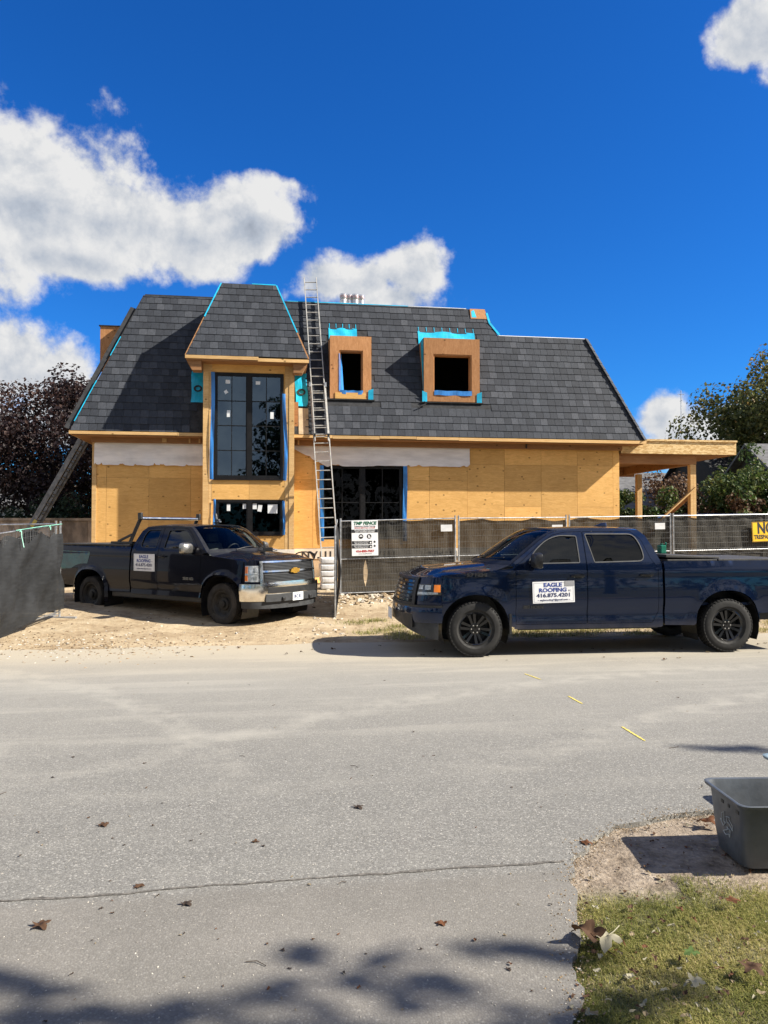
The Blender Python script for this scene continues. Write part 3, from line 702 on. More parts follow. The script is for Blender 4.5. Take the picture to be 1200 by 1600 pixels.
# cyan patches each side of the tower
for u0, u1, z0, z1 in ((TW0-.42, TW0-.02, 5.70, 6.76), (TW1+.05, TW1+.42, 5.65, 6.76)):
    mb = MB(); mb.grid(lambda a, b: rp(u0+(u1-u0)*a+.02*math.sin(b*6), (z0-ZE+(z1-z0)*b)/up.z, .025+.01*math.sin(b*9+a*4)), 4, 6); mb.build('underlay', BLUE, house)
    mb = MB(); mb.grid(lambda a, b: rp((u0+u1)/2+.13*math.cos(a*6.283)*(.55+.45*b), (z0+.42*(z1-z0)-ZE+.11*math.sin(a*6.283)*(.55+.45*b))/up.z, .042), 20, 1); mb.build('printed_emblem', FELT, house)
mb = MB(); mb.box(TW1+.01, TW1+.13, .10, .14, 4.80, 5.75); mb.build('side_board', LUMD, house)
mb = MB(); mb.grid(lambda a, b: rp(TW1+.14+.3*a, .0+.9*b, .02), 2, 2); mb.build('grey_felt', CONC, house)
# ---- windows
def window(w, vf, cols, rows, GL=None, split=True, stickers=(), tape=True, parent=house):
    u0, u1, z0, z1 = w; F_ = .065
    fr = MB(); a, b = vf+.0, vf+.10
    fr.box(u0, u0+F_, a, b, z0, z1); fr.box(u1-F_, u1, a, b, z0, z1); fr.box(u0+F_, u1-F_, a, b, z1-F_, z1); fr.box(u0+F_, u1-F_, a, b, z0, z0+F_)
    n = 2 if split else 1; mid = (u0+u1)/2
    if split: fr.box(mid-.06, mid+.06, a, b, z0+F_, z1-F_)
    wo = fr.build('window', BLK, parent)
    spans = [(u0+F_, mid-.06), (mid+.06, u1-F_)] if split else [(u0+F_, u1-F_)]
    rr = random.Random(int(u0*100))
    for (p, q) in spans:
        sash = MB(); g = .035
        sash.box(p, p+g, a+.015, b-.02, z0+F_, z1-F_); sash.box(q-g, q, a+.015, b-.02, z0+F_, z1-F_); sash.box(p+g, q-g, a+.015, b-.02, z1-F_-g, z1-F_); sash.box(p+g, q-g, a+.015, b-.02, z0+F_, z0+F_+g)
        for i in range(1, cols): x = p+g+(q-p-2*g)*i/cols; sash.box(x-.012, x+.012, a+.02, b-.03, z0+F_+g, z1-F_-g)
        xs_ = [p+g+(q-p-2*g)*i/cols for i in range(cols+1)]
        for j in range(1, rows):
            z = z0+F_+g+(z1-z0-2*F_-2*g)*j/rows
            for i in range(cols): sash.box(xs_[i]+(.012 if i else 0), xs_[i+1]-(.012 if i < cols-1 else 0), a+.02, b-.03, z-.012, z+.012)
        sash.build('sash', BLK, wo)
        for i in range(cols):
            for j in range(rows):
                z_a = z0+F_+g+(z1-z0-2*F_-2*g)*j/rows; z_b = z0+F_+g+(z1-z0-2*F_-2*g)*(j+1)/rows
                t1, t2 = rr.uniform(-.0015, .0015), rr.uniform(-.0015, .0015)
                pm = MB(); pm.add([(xs_[i], vf+.045+t1, z_a), (xs_[i+1], vf+.045-t1, z_a), (xs_[i+1], vf+.045+t2, z_b), (xs_[i], vf+.045-t2, z_b)], [(0,1,2,3)]); pm.build('pane', GL, wo, fixn=False)
    for (su, sz, sw, sh, rot) in stickers:
        pm = MB(); c_, s_ = math.cos(rot), math.sin(rot)
        pm.add([(su+x*c_-y*s_, vf+.036, sz+x*s_+y*c_) for x, y in ((-sw/2, -sh/2), (sw/2, -sh/2), (sw/2, sh/2), (-sw/2, sh/2))], [(0,1,2,3)]); pm.build('sticker', STK, wo)
    return wo
def sp(px, py, w_, h_, vf, r_=0): u, z = hp(px, py, vf); return (u, z, w_, h_, r_)
g1 = window(WT, TF+.0, 2, 4, GLS, stickers=[sp(356, 596, .13, .11, TF), sp(353, 612, .10, .10, TF, .6), sp(403, 598, .13, .10, TF), sp(357, 646, .10, .20, TF), sp(425, 649, .10, .20, TF)])
mb = MB(); mb.box(WT[0], WT[1], TF-.05, TF-.002, WT[2]-.045, WT[2]-.005); mb.build('sill', BLK, g1)
g2 = window(WL, TF+.0, 1, 1, GLD, stickers=[sp(357, 793, .10, .20, TF), sp(383, 791, .14, .15, TF), sp(398, 791, .12, .17, TF), sp(406, 794, .12, .20, TF, -.15), sp(426, 795, .29, .27, TF)])
mb = MB(); mb.box(WL[0], WL[1], TF-.03, TF-.002, WL[2]-.03, WL[2]-.004); mb.build('sill', BLK, g2)
g3 = window((BIG[0]+.06, BIG[1]-.12, BIG[2], BIG[3]), VW+.05, 2, 2, GLD, stickers=[])
# blue flashing tape, loosely stuck round the openings
def tapestrip(u0, u1, z0, z1, v, par, wob=.02):
    mb = MB(); mb.grid(lambda a, b: Vector((u0+(u1-u0)*a+wob*math.sin(b*5+u0), v-.015-.025*abs(math.sin(b*4+a*2))-.02*a*math.sin(b*3.1), z0+(z1-z0)*b)), 4, 26); mb.build('flashing_tape', TAPE, par, smooth=True)
tapestrip(4.02, 4.13, WT[2]-.03, WT[3]+.0, TF-.01, two); tapestrip(6.15, 6.25, WT[2]-.05, WT[3]-.6, TF-.02, two, .035)
tapestrip(4.11, 4.18, WL[2]+.1, WL[3]+.02, TF-.008, two, .01); tapestrip(6.14, 6.21, WL[2], WL[3]-.02, TF-.008, two, .012)
tapestrip(7.30, 7.42, 1.5, 3.87, VW-.012, wallo, .008); tapestrip(9.92, 10.05, 1.5, 3.87, VW-.012, wallo, .012)

# ---- carport
cp = thing('carport', 'open timber carport with pale osb fascia, joined to the house corner', 'carport', H0, TH)
mb = MB(); mb.box(17.22, 21.32, .50, .545, 4.38, 4.80); mb.build('fascia', OSB, cp)
mb = MB(); mb.box(17.22, 21.34, .46, 6.4, 4.80, 4.86); mb.build('roof_deck', OSB, cp)
mb = MB(); mb.box(21.28, 21.32, .545, 6.4, 4.38, 4.798); mb.build('side_fascia', OSB, cp)
mb = MB(); mb.box(17.22, 21.27, .56, 6.35, 4.36, 4.378); mb.build('soffit', LUMD, cp)
mb = MB(); mb.box(17.22, 20.02, .75, .95, 4.06, 4.355); mb.build('front_beam', LUMD, cp)
mb = MB(); mb.box(19.82, 20.02, .95, 6.0, 4.06, 4.355); mb.build('side_beam', LUMD, cp)
mb = MB(); mb.box(17.22, 20.3, 5.8, 6.0, 4.0, 4.355); mb.build('back_beam', LUMD, cp)
for u, v in ((19.81, .76), (20.12, 5.2)):
    mb = MB(); mb.box(u, u+.10, v, v+.19, .3, 4.058); mb.box(u+.105, u+.20, v, v+.19, .3, 4.05); mb.build('post', LUM, cp)
mb = MB(); mb.box(17.25, 17.4, 5.2, 5.4, .3, 4.0); mb.build('post', LUMD, cp)
mb = MB(); mb.bar((18.35, .72, 1.9), (19.95, .72, 3.28), .04, .13, up=(0, -1, 0)); mb.build('brace', LUM, cp)
mb = MB(); mb.bar((19.1, 3.5, 1.2), (19.9, .98, 3.0), .04, .12); mb.build('brace', LUMD, cp)
mb = MB(); mb.box(17.2, 18.4, 3.6, 3.7, .3, 2.2); mb.build('low_wall', LUMD, cp)
# ================================================================== pickup trucks
def paint_mat(name, col, dusty=.5, zd=.75, coat=1., metal=.25):
    m, t = new_mat(name)
    c = t.n('ShaderNodeTexCoord').outputs['Object']; z = t.n('ShaderNodeSeparateXYZ', {0: c}).outputs[2]
    n = t.noise(c, 3.5, 5, .65); n2 = t.noise(c, 30, 3, .6)
    d = t.math('MULTIPLY', t.smooth(t.math('ADD', z, t.math('MULTIPLY', n, .35)), zd+.22, zd-.25, .02, dusty), t.smooth(n2, .25, .65, .6, 1.))
    cc = t.mix(d, col, (.23, .19, .145))
    b = t.n('ShaderNodeBsdfPrincipled', {'Base Color': cc, 'Metallic': t.math('SUBTRACT', metal, d, clamp=True), 'Roughness': t.math('ADD', .24, t.math('MULTIPLY', d, .8)),
            'Specular IOR Level': .06, 'Coat Weight': t.math('SUBTRACT', coat, t.math('MULTIPLY', d, 1.6), clamp=True), 'Coat Roughness': .035})
    finish(t, b); return m
RUB = M('tyre_rubber', (.012, .0115, .011), .8, var=.25, vs=8, bump=.2, bs=60)
RUBD = M('dusty_tyre_rubber', (.03, .026, .022), .88, var=.35, vs=5, bump=.25, bs=50)
PLA = M('black_plastic', (.014, .014, .015), .45, var=.2, vs=10)
PLD = M('grey_plastic', (.028, .03, .033), .6, var=.2, vs=6)
RIM = M('black_rim', (.012, .012, .013), .16, .6, var=.2, coat=.6)
RIMS = M('dark_steel_rim', (.02, .019, .018), .6, .3, var=.3, vs=9)
CHR = M('chrome', (.80, .79, .76), .17, 1., var=.06, rvar=.06)
AMB = M('amber_lens', (.75, .20, .02), .12, coat=1., var=.1)
LENS = M('clear_lens', (.52, .54, .55), .08, .55, var=.25, vs=18, coat=1., bump=.5, bs=30)
LDK = M('lamp_housing', (.03, .032, .036), .15, .3, var=.2, coat=1.)
SIGN = M('white_vinyl', (.80, .80, .80), .35, var=.03)
SBLU = M('blue_print', (.03, .06, .26), .5, var=.05); SNAV = M('navy_print', (.02, .03, .10), .5, var=.05); SGRY = M('grey_print', (.30, .30, .31), .5, var=.05)
GOLD = M('gold_emblem', (.62, .36, .06), .25, .8, var=.1)
TON = M('tonneau_vinyl', (.045, .043, .04), .62, var=.18, vs=3, bump=.3, bs=50)
GS_D = glass_mat('tinted_glass', (.012, .013, .015), 1.45); GS_F = glass_mat('light_tinted_glass', (.12, .14, .14), 1.55); GS_W = glass_mat('windscreen_glass', (.66, .72, .70), 1.24)
SEAT = M('seat_cloth', (.10, .10, .10), .9, var=.15)

def inside(p, poly):
    c = False; n = len(poly); x, y = p
    for i in range(n):
        x1, y1 = poly[i]; x2, y2 = poly[(i+1) % n]
        if (y1 > y) != (y2 > y) and x < (x2-x1)*(y-y1)/(y2-y1)+x1: c = not c
    return c
def segdist(p, a, b):
    dx, dy = b[0]-a[0], b[1]-a[1]; l = dx*dx+dy*dy or 1e-9; t = max(0, min(1, ((p[0]-a[0])*dx+(p[1]-a[1])*dy)/l))
    return math.hypot(p[0]-a[0]-t*dx, p[1]-a[1]-t*dy)
def resample(poly, step):
    o = []
    for i, a in enumerate(poly):
        b = poly[(i+1) % len(poly)]; n = max(1, int(math.dist(a, b)/step+.5))
        for k in range(n): o.append((a[0]+(b[0]-a[0])*k/n, a[1]+(b[1]-a[1])*k/n))
    return o
def rounded(poly, r, n=4):
    o = []
    for i, b in enumerate(poly):
        rr = r[i] if isinstance(r, (list, tuple)) else r
        a = Vector(poly[i-1]); c = Vector(poly[(i+1) % len(poly)]); b = Vector(b)
        d1 = (a-b); d2 = (c-b); k = min(rr, d1.length*.45, d2.length*.45)
        if k < .004: o.append(tuple(b)); continue
        p, q = b+d1.normalized()*k, b+d2.normalized()*k
        for j in range(n+1):
            t = j/n; o.append(tuple(p*(1-t)**2+b*2*t*(1-t)+q*t*t))
    return o
def sheet(mb, outline, yf, sgn, holes=(), step=.06, depth=.03, off=0., mi=0):
    ol = resample(outline, step); hs = [resample(h, step) for h in holes]
    pts = list(ol); edges = [(i, (i+1) % len(ol)) for i in range(len(ol))]
    for h in hs:
        o = len(pts); pts += h; edges += [(o+i, o+(i+1) % len(h)) for i in range(len(h))]
    nb = len(pts)
    x0, x1 = min(p[0] for p in ol), max(p[0] for p in ol); z0, z1 = min(p[1] for p in ol), max(p[1] for p in ol)
    segs = [(pts[a], pts[b]) for a, b in edges]
    nx_, nz_ = int((x1-x0)/step), int((z1-z0)/step)
    for i in range(1, nx_+1):
        for j in range(1, nz_+1):
            p = (x0+i*step-(.5*step if j % 2 else 0), z0+j*step-.3*step)
            if inside(p, ol) and not any(inside(p, h) for h in hs) and all(segdist(p, a, b) > step*.45 for a, b in segs): pts.append(p)
    vo, eo, fo, _, _, _ = delaunay_2d_cdt([Vector(p) for p in pts], edges, [], 0, 1e-5)
    fs = []
    for f in fo:
        cx = sum(vo[i].x for i in f)/len(f); cz = sum(vo[i].y for i in f)/len(f)
        if inside((cx, cz), ol) and not any(inside((cx, cz), h) for h in hs): fs.append(tuple(f))
    V3 = [(p.x, sgn*(yf(p.x, p.y)+off), p.y) for p in vo]
    cnt = {}
    for f in fs:
        for a, b in zip(f, f[1:]+f[:1]): cnt.setdefault(frozenset((a, b)), []).append((a, b))
    vs = list(V3); fl = list(fs)
    if depth:
        inner = {}
        for k, l in cnt.items():
            if len(l) == 1:
                a, b = l[0]
                for q in (a, b):
                    if q not in inner: inner[q] = len(vs); vs.append((V3[q][0], V3[q][1]-sgn*depth, V3[q][2]))
                fl.append((b, a, inner[a], inner[b]))
    if sgn > 0: fl = [f[::-1] for f in fl]
    mb.add(vs, fl, mi)
def arc_pts(cx, cz, r, a0, a1, n=18, sq=1.):
    o = []
    for i in range(n+1):
        a = R(a0+(a1-a0)*i/n); c, s_ = math.cos(a), math.sin(a)
        o.append((cx+r*math.copysign(abs(c)**sq, c), cz+r*math.copysign(abs(s_)**sq, s_)))
    return o
def wheel(parent, loc, sgn, r, w, tm, rm, kind):
    wo = bpy.data.objects.new('wheel', None); COL.objects.link(wo); wo.parent = parent; wo.location = loc; wo.rotation_euler = (0, 0, 0 if sgn > 0 else math.pi)
    k = r/.40; h = w/2; ri = .262*k
    t = MB(); prof = [(ri-.01, -h*.8), (ri, -h*.86), (r*.80, -h*1.0), (r*.93, -h*.93), (r*.965, -h*.84), (r*.97, 0), (r*.965, h*.84), (r*.93, h*.93), (r*.80, h*1.0), (r*.70, h*.98), (ri+.01, h*.88), (ri-.012, h*.80)]
    t.lathe(prof, 56, 'Y')
    for i in range(46):                                        # tread lugs
        for row, (y0, y1) in enumerate(((-h*.95, -h*.45), (-h*.40, h*.02), (h*.06, h*.44), (h*.48, h*.96))):
            a0 = 2*math.pi*(i+.5*(row % 2))/46; a1 = a0+2*math.pi*.66/46; q = []
            for rr in (r*.955, r*.998):
                for (aa, yy) in ((a0, y0), (a1, y0), (a1, y1), (a0, y1)):
                    shr = 1-.028*(abs(yy)/h)**4
                    q.append((rr*shr*math.cos(aa), yy, rr*shr*math.sin(aa)))
            t.hexa(q)
    t.build('tyre', tm, wo, smooth=35)
    b = MB(); b.lathe([(ri-.005, h*.80), (ri-.02, h*.80), (ri-.045, h*.62), (ri-.05, -h*.2), (ri-.10, -h*.35), (0.01, -h*.35)], 40, 'Y'); b.build('barrel', PLA, wo, smooth=40)
    s = MB(); n = 6
    if kind == 'alloy':
        for i in range(n):
            a = 2*math.pi*i/n+.26
            for sg in (-1, 1):                                  # each spoke splits in two
                def P(rr, da, y): return (rr*math.cos(a+da), y, rr*math.sin(a+da))
                i0, o0 = sg*.10, sg*.155
                s.hexa([P(.055*k, sg*.05-.40*0, h*.30), P(.055*k, sg*.62, h*.30), P(ri-.03, o0+.13*sg, h*.52), P(ri-.03, o0-.085*sg, h*.52),
                        P(.055*k, sg*.05, h*.52), P(.055*k, sg*.62, h*.52), P(ri-.03, o0+.115*sg, h*.74), P(ri-.03, o0-.065*sg, h*.74)])
        s.lathe([(ri-.022, h*.80), (ri-.032, h*.82), (ri-.048, h*.70)], 40, 'Y'); s.lathe([(.085*k, h*.30), (.082*k, h*.55), (.06*k, h*.58), (.04*k, h*.56), (.036*k, h*.64), (.001, h*.65)], 24, 'Y')
    else:
        s.lathe([(ri-.02, h*.80), (ri-.05, h*.66), (ri-.075, h*.42), (.13*k, h*.34), (.115*k, h*.55), (.07*k, h*.60), (.065*k, h*.9), (.001, h*.92)], 40, 'Y')
        for i in range(8):
            a = 2*math.pi*i/8; s.tube([((ri-.085)*math.cos(a), h*.40, (ri-.085)*math.sin(a)), ((ri-.085)*math.cos(a), h*.46, (ri-.085)*math.sin(a))], .022, 8)
    s.build('rim', rm, wo, smooth=30)
    g = MB()
    for i in range(6):
        a = 2*math.pi*i/6; c = (.056*k*math.cos(a), 0, .056*k*math.sin(a)); g.tube([(c[0], h*.5, c[2]), (c[0], h*.70, c[2])], .010, 6)
    g.build('lug_nut', CHR if kind == 'alloy' else PLA, wo)
    return wo
def eagle_sign(parent, w, h, sgn, pos, tilt=0., peel=False):
    """magnetic door sign; faces +y for sgn>0"""
    e = bpy.data.objects.new('door_sign', None); COL.objects.link(e); e.parent = parent; e.location = pos
    e.rotation_euler = (R(90), tilt, R(180) if sgn > 0 else 0)
    pl = MB(); pl.box(-w/2, w/2, -h/2, h/2, 0, .004); pl.build('sign_plate', SIGN, e)
    bd = MB(); m = .018; q = .003
    bd.box(-w/2+m, w/2-m, h/2-m-q, h/2-m, .0042, .0052); bd.box(-w/2+m, w/2-m, -h/2+m, -h/2+m+q, .0042, .0052); bd.box(-w/2+m, -w/2+m+q, -h/2+m+q, h/2-m-q, .0042, .0052); bd.box(w/2-m-q, w/2-m, -h/2+m+q, h/2-m-q, .0042, .0052)
    bd.build('border', SGRY, e)
    for tx, sz, wd, y, mt, bo, dx in (('EAGLE', .078, .44, .33, SBLU, .003, -.02), ('ROOFING', .078, .66, .09, SBLU, .003, -.02), ('416.875.4201', .074, .80, -.15, SNAV, .0026, 0), ('~ eagleroofing7@gmail.com ~', .034, .78, -.36, SNAV, .0006, 0)):
        link('lettering', text_mesh(tx, sz*h/.31, mt, bo*h/.31, width=wd*w), e, (dx*w, y*h, .0048))
    link('lettering', text_mesh('INC.', .03, SGRY, 0, width=.07*w), e, (.385*w, .05*h, .0048))
    if peel:
        p = MB(); p.box(w*.27, w/2-.004, h*.27, h/2+.002, .0056, .008); p.build('tape_patch', SGRY, e)
    return e

def pickup(name, label, A, heading, P):
    """A: world point on the ground under the front axle centre"""
    root = thing(name, label, 'pickup truck', A, heading)
    K = P; WB = K['wb']; W0 = K['W']; zb = K['belt']; tum = K['tum']; wc = K['wr']
    BODY = K['paint']
    def yf(x, z):
        y = W0-.030*((z-.84)/.5)**2 if z < zb else W0-.030*((zb-.84)/.5)**2-tum*(z-zb)-.10*(z-zb)**2
        # shoulder crease and flares round the wheels
        y += .012*math.exp(-((z-(zb-.10))/.04)**2)-.022*math.exp(-((z-.62)/.10)**2)
        for cx in (0, -WB):
            d = math.hypot(x-cx, z-wc); y += K['flare']*sstep(.66, .54, d)*(1 if z < zb-.08 else 0)
        if x > .2: y -= .05*((x-.2)/.4)**2
        return y
    # ------- front wrap surface
    xs0 = K['xs0']; xn = K['xn']
    def wrap(t, z, off=0.):
        ph = t*math.pi/2; c, s_ = math.cos(ph), math.sin(ph)
        lean = K['lean']*max(0, z-.75)**1.6
        x = xs0+(xn-xs0-lean)*abs(c)**.86+off*abs(c)**.8; y = (yf(xs0, min(z, zb))+off*abs(s_))*math.copysign(abs(s_)**.70, s_)
        return Vector((x, y, z))
    def patch(mb, t0, t1, zl, zh, off, nt=16, nz=4, thick=.03, mi=0, bulge=0., tip=0.):
        zl_ = zl if callable(zl) else (lambda t: zl); zh_ = zh if callable(zh) else (lambda t: zh)
        F_ = lambda a, b, o: wrap(t0+(t1-t0)*a, zl_(t0+(t1-t0)*a)*(1-b)+zh_(t0+(t1-t0)*a)*b, o+tip*b+bulge*math.sin(math.pi*(.08+.84*b)))
        mb.grid(lambda a, b: F_(a, b, off), nt, nz, mi)
        if thick:
            mb.grid(lambda a, b: F_(a, 0, off-thick*(1-b)), nt, 1, mi); mb.grid(lambda a, b: F_(a, 1, off-thick*b), nt, 1, mi)
            mb.grid(lambda a, b: F_(0, b, off-thick*a), 1, nz, mi); mb.grid(lambda a, b: F_(1, b, off-thick*(1-a)), 1, nz, mi)
    # ------- hood line
    hz = K['hood']                                              # hood edge height as function of x
    xd = K['door_x']; xc = K['cab_rear']; zro = K['rock']; zed = K['zedge']
    Ab, Rf, Rr, Cb = K['abase'], K['rfront'], K['rrear'], K['cback']
    ar = K['arch']; asq = K.get('asq', .88)
    body = MB()
    doors = K['doors']
    cab_out = [(xd+.012, zro), (xd+.012, Ab[1]-.03)]+[Ab]+K['pillar']+[Rf]+K['roofline']+[Rr]+K['rearpillar']+[Cb, (xc, zro+.02), (xc+.03, zro)]
    for sg in (1, -1):
        fa = arc_pts(0, wc, ar, 196, -18, 22, asq)              # rear foot -> over the top -> front foot
        fen = [(xd-.0, zro+.02), (xd-.0, Ab[1]-.01), (xd+.06, hz(xd+.06)+.0)]+[(xd+.06+(xs0-xd-.06)*k/6, hz(xd+.06+(xs0-xd-.06)*k/6)) for k in range(1, 7)]+[(xs0, K['ftop0'])]
        fen += [p for p in reversed([q for q in fa if q[0] < xs0 and q[1] > K['flow'](q[0])])]
        sheet(body, fen, yf, sg, step=.055, depth=.05)
        sheet(body, cab_out, yf, sg, holes=[d['out'] for d in doors], step=.055, depth=.04)
    # roof
    def zr(x): return zed(x)
    def roofp(a, b):
        t = 2*a-1; x = Rf[0]+K['rb']*(1-t*t); x = x+(Rr[0]-x)*b
        ze_ = zr(x if b > 0 else Rf[0]); ze_ = Rf[1]+(Rr[1]-Rf[1])*b+K['rcrown']*math.sin(math.pi*b)*.35
        return Vector((x, t*(yf(x, ze_)), ze_+K['rcrown']*(1-abs(t)**3.2)))
    body.grid(roofp, 26, 16)
    # back of cab
    body.grid(lambda a, b: Vector((Rr[0]+(xc-Rr[0])*min(1, (1-b)*1.5), (2*a-1)*yf(xc, .9+(Rr[1]-.9)*b), .7+(Rr[1]-.7)*b+K['rcrown']*(1-abs(2*a-1)**3.2)*(b > .95))), 12, 8)
    # cowl + front mask
    bo = body.build('body', BODY, root, smooth=38)
    mask = MB(); patch(mask, -1, 1, K['mz0'], lambda t: K['mz1'](t), 0, 60, 8, 0); mask.build('front_panel', BODY, root, smooth=50)
    # hood
    hd = MB()
    def hoodp(a, b):
        t = 2*a-1; f0 = wrap(K['ht']*t, K['mz1'](K['ht']*t), .004); xr = K['cowl']-.05*abs(t)**2
        x = f0.x+(xr-f0.x)*b; ye = yf(min(x, xs0), hz(min(x, xs0)))-.004
        yy = f0.y+(t*ye-f0.y)*sstep(0, .6, b); k = sstep(0, .34, b)
        z = f0.z+(hz(min(x, xs0))+.004-f0.z)*k
        z += K['hcrown']*(1-abs(t)**2.6)*sstep(.0, .35, b)
        z += K['dome']*(sstep(.62, .50, abs(t))-.35*sstep(.30, .14, abs(t)))*sstep(.04, .3, b)
        return Vector((x, yy, z))
    hd.grid(hoodp, 40, 26); hd.build('hood', BODY, root, smooth=50)
    # windscreen between the pillars
    ws_ = MB()
    pl = [Ab]+K['pillar']+[Rf]
    def pil(b):
        f = b*(len(pl)-1); i = min(int(f), len(pl)-2); q = f-i
        return pl[i][0]+(pl[i+1][0]-pl[i][0])*q, pl[i][1]+(pl[i+1][1]-pl[i][1])*q
    def wsp(a, b):
        t = 2*a-1; x, z = pil(b); bul = K['wb_bulge']*(1-b)+K['rb']*b
        return Vector((x+bul*(1-t*t), t*(yf(x, z)-.015), z+K['rcrown']*b*(1-abs(t)**3.2)+.02*(1-b)*(1-t*t)))
    ws_.grid(wsp, 24, 10); ws_.build('windscreen', GS_W, root, smooth=True)
    pb = MB()
    for sg in (0, 1):
        pb.grid(lambda a, b: wsp(sg+(1-2*sg)*.035*a, b)+Vector((0, 0, .004)), 2, 10)
    pb.grid(lambda a, b: wsp(a, .95+.05*b)+Vector((0, 0, .004)), 24, 1); pb.grid(lambda a, b: wsp(a, .07*b)+Vector((0, 0, .004)), 24, 1); pb.build('windscreen_surround', PLA, root, smooth=True)
    cw = MB(); cw.grid(lambda a, b: (wsp(a, 0)*(1-b)+Vector((K['cowl']+.01-.05*(2*a-1)**2, (2*a-1)*(yf(K['cowl'], hz(K['cowl']))-.01), hz(K['cowl'])+K['hcrown']*(1-abs(2*a-1)**2.6)-.012))*b), 20, 2); cw.build('cowl', PLA, root, smooth=True)
    for t0 in (.30, .62):
        p0 = wsp(t0, .03)+Vector((.02, 0, .015)); p1 = wsp(t0+.27, .10)+Vector((.015, 0, .02)); wi = MB(); wi.tube([p0, (p0+p1)/2+Vector((.01, 0, .012)), p1], .010, 6); wi.build('wiper', PLA, root)
    # doors
    for i, d in enumerate(doors):
        for sg in (1, -1):
            m = MB(); ins = rounded(d['in'], .03)
            sheet(m, ins, yf, sg, holes=[d['win']], step=.055, depth=.03, off=.001)
            do = m.build('door', BODY, root, smooth=38)
            g = MB(); sheet(g, d['win'], yf, sg, step=.09, depth=0, off=-.016); g.build('window_pane', d['glass'], do, smooth=True)
            fr = MB(); w_ = resample(d['win'], .05); cx = sum(p[0] for p in w_)/len(w_); cz = sum(p[1] for p in w_)/len(w_)
            n = len(w_)
            def nin(k, e):
                a = Vector(w_[k-1]); b = Vector(w_[(k+1) % n]); t = (b-a).normalized(); q = Vector((-t.y, t.x)); c = Vector(w_[k])
                if (Vector((cx, cz))-c).dot(q) < 0: q = -q
                return c+q*e
            vs = []
            for k in range(n):
                for e, o in ((-.009, .004), (.005, .004), (.007, -.016)): p = nin(k, e); vs.append((p.x, sg*(yf(p.x, p.y)+o), p.y))
            fs = [(3*k+j, 3*((k+1) % n)+j, 3*((k+1) % n)+j+1, 3*k+j+1) for k in range(n) for j in (0, 1)]
            fr.add(vs, fs); fr.build('window_trim', K['trim'], do, smooth=40)
            if d.get('handle'):
                hx, hz_ = d['handle']; h = MB()
                h.hexa([(hx-.11, sg*(yf(hx, hz_)+.012), hz_-.014), (hx+.10, sg*(yf(hx, hz_)+.012), hz_-.014), (hx+.10, sg*(yf(hx, hz_)+.034), hz_-.012), (hx-.11, sg*(yf(hx, hz_)+.036), hz_-.012),
                        (hx-.11, sg*(yf(hx, hz_)+.012), hz_+.016), (hx+.10, sg*(yf(hx, hz_)+.012), hz_+.016), (hx+.10, sg*(yf(hx, hz_)+.034), hz_+.012), (hx-.11, sg*(yf(hx, hz_)+.036), hz_+.014)])
                h.build('handle', K['handle'], do, smooth=40, bevel=.006)
                rc = MB(); rc.lathe([(.001, .0), (.048, .0), (.052, .004)], 18, 'Y'); ro_ = rc.build('handle_recess', PLA, do, (hx-.03, sg*(yf(hx, hz_)+.003), hz_), (0, 0, 0 if sg > 0 else math.pi)); ro_.scale = (1.7, 1, .72)
            if i == 0:
                mx, mz = K['mirror']; mi_ = bpy.data.objects.new('mirror', None); COL.objects.link(mi_); mi_.parent = root
                mi_.location = (mx, sg*(yf(mx, mz)+.18), mz); mi_.scale = (1.2, 1.15, 1.2)
                mm = MB()
                def mp(a, b):
                    th = a*2*math.pi; q = math.cos(th), math.sin(th); e = .55; rr = (abs(math.sin(b*math.pi/2+.0)))
                    return Vector((.075*(1-b)**.6*1.2-.03, .135*math.copysign(abs(q[0])**e, q[0])*(.55+.45*b**.4)*(1 if b > 0 else .0)+0, .098*math.copysign(abs(q[1])**e, q[1])*(.5+.5*b**.4)*(1 if b > 0 else 0)))
                mm.grid(mp, 24, 6); mm.build('mirror_shell', K['mirror_mat'], mi_, smooth=50)
                gl = MB(); gl.box(-.036, -.028, -.115, .115, -.08, .08); gl.build('mirror_glass', CHR, mi_, bevel=.003)
                ar_ = MB(); ar_.bar((0, -sg*.19, -.06), (0, -sg*.05, -.05), .07, .045); ar_.build('mirror_arm', PLA, mi_)
    # bed
    bed = MB(); xb = K['bed_front']; xe = K['bed_end']; zt = K['bed_top']
    for sg in (1, -1):
        ra = [q for q in arc_pts(-WB, wc+.02, ar+.01, 198, -18, 22, asq) if q[1] > zro+.015]
        pr = [(xb, zro+.03), (xb+K['bed_slant'], .75), (xb+K['bed_slant'], zt), (xe+.03, zt+.01), (xe, zt-.03), (xe-.0, .62)]
        pr += [(ra[0][0]-.0, .58)]+ra+[(ra[-1][0]+.03, zro+.02)]
        sheet(bed, pr[::-1], yf, sg, step=.06, depth=.06)
        bed.box(xe+.03, xb+K['bed_slant']-.003, sg*(yf(-3, zt)-.10), sg*(yf(-3, zt)-.004), zt-.06, zt+.004)
    bed.box(xe, xe+.05, -W0+.10, W0-.10, .60, zt); bed.box(xb-.03, xb+.0, -W0+.1, W0-.1, .62, zt-.02)
    bed.box(xe, xb, -W0+.11, W0-.11, .70, .74)
    bedo = bed.build('bed', BODY, root, smooth=38)
    bm_ = MB(); bm_.box(xe-.20, xe-.01, -W0+.03, W0-.03, .50, .72); bm_.build('rear_bumper', K['bumper_mat'], root, bevel=.03)
    for sg in (1, -1):
        tl_ = MB(); tl_.box(xe-.012, xe+.10, sg*(W0-.17), sg*(W0-.015), .95, 1.30); tl_.build('tail_light', AMB if 0 else M('red_lens', (.35, .01, .01), .15, coat=1), root)
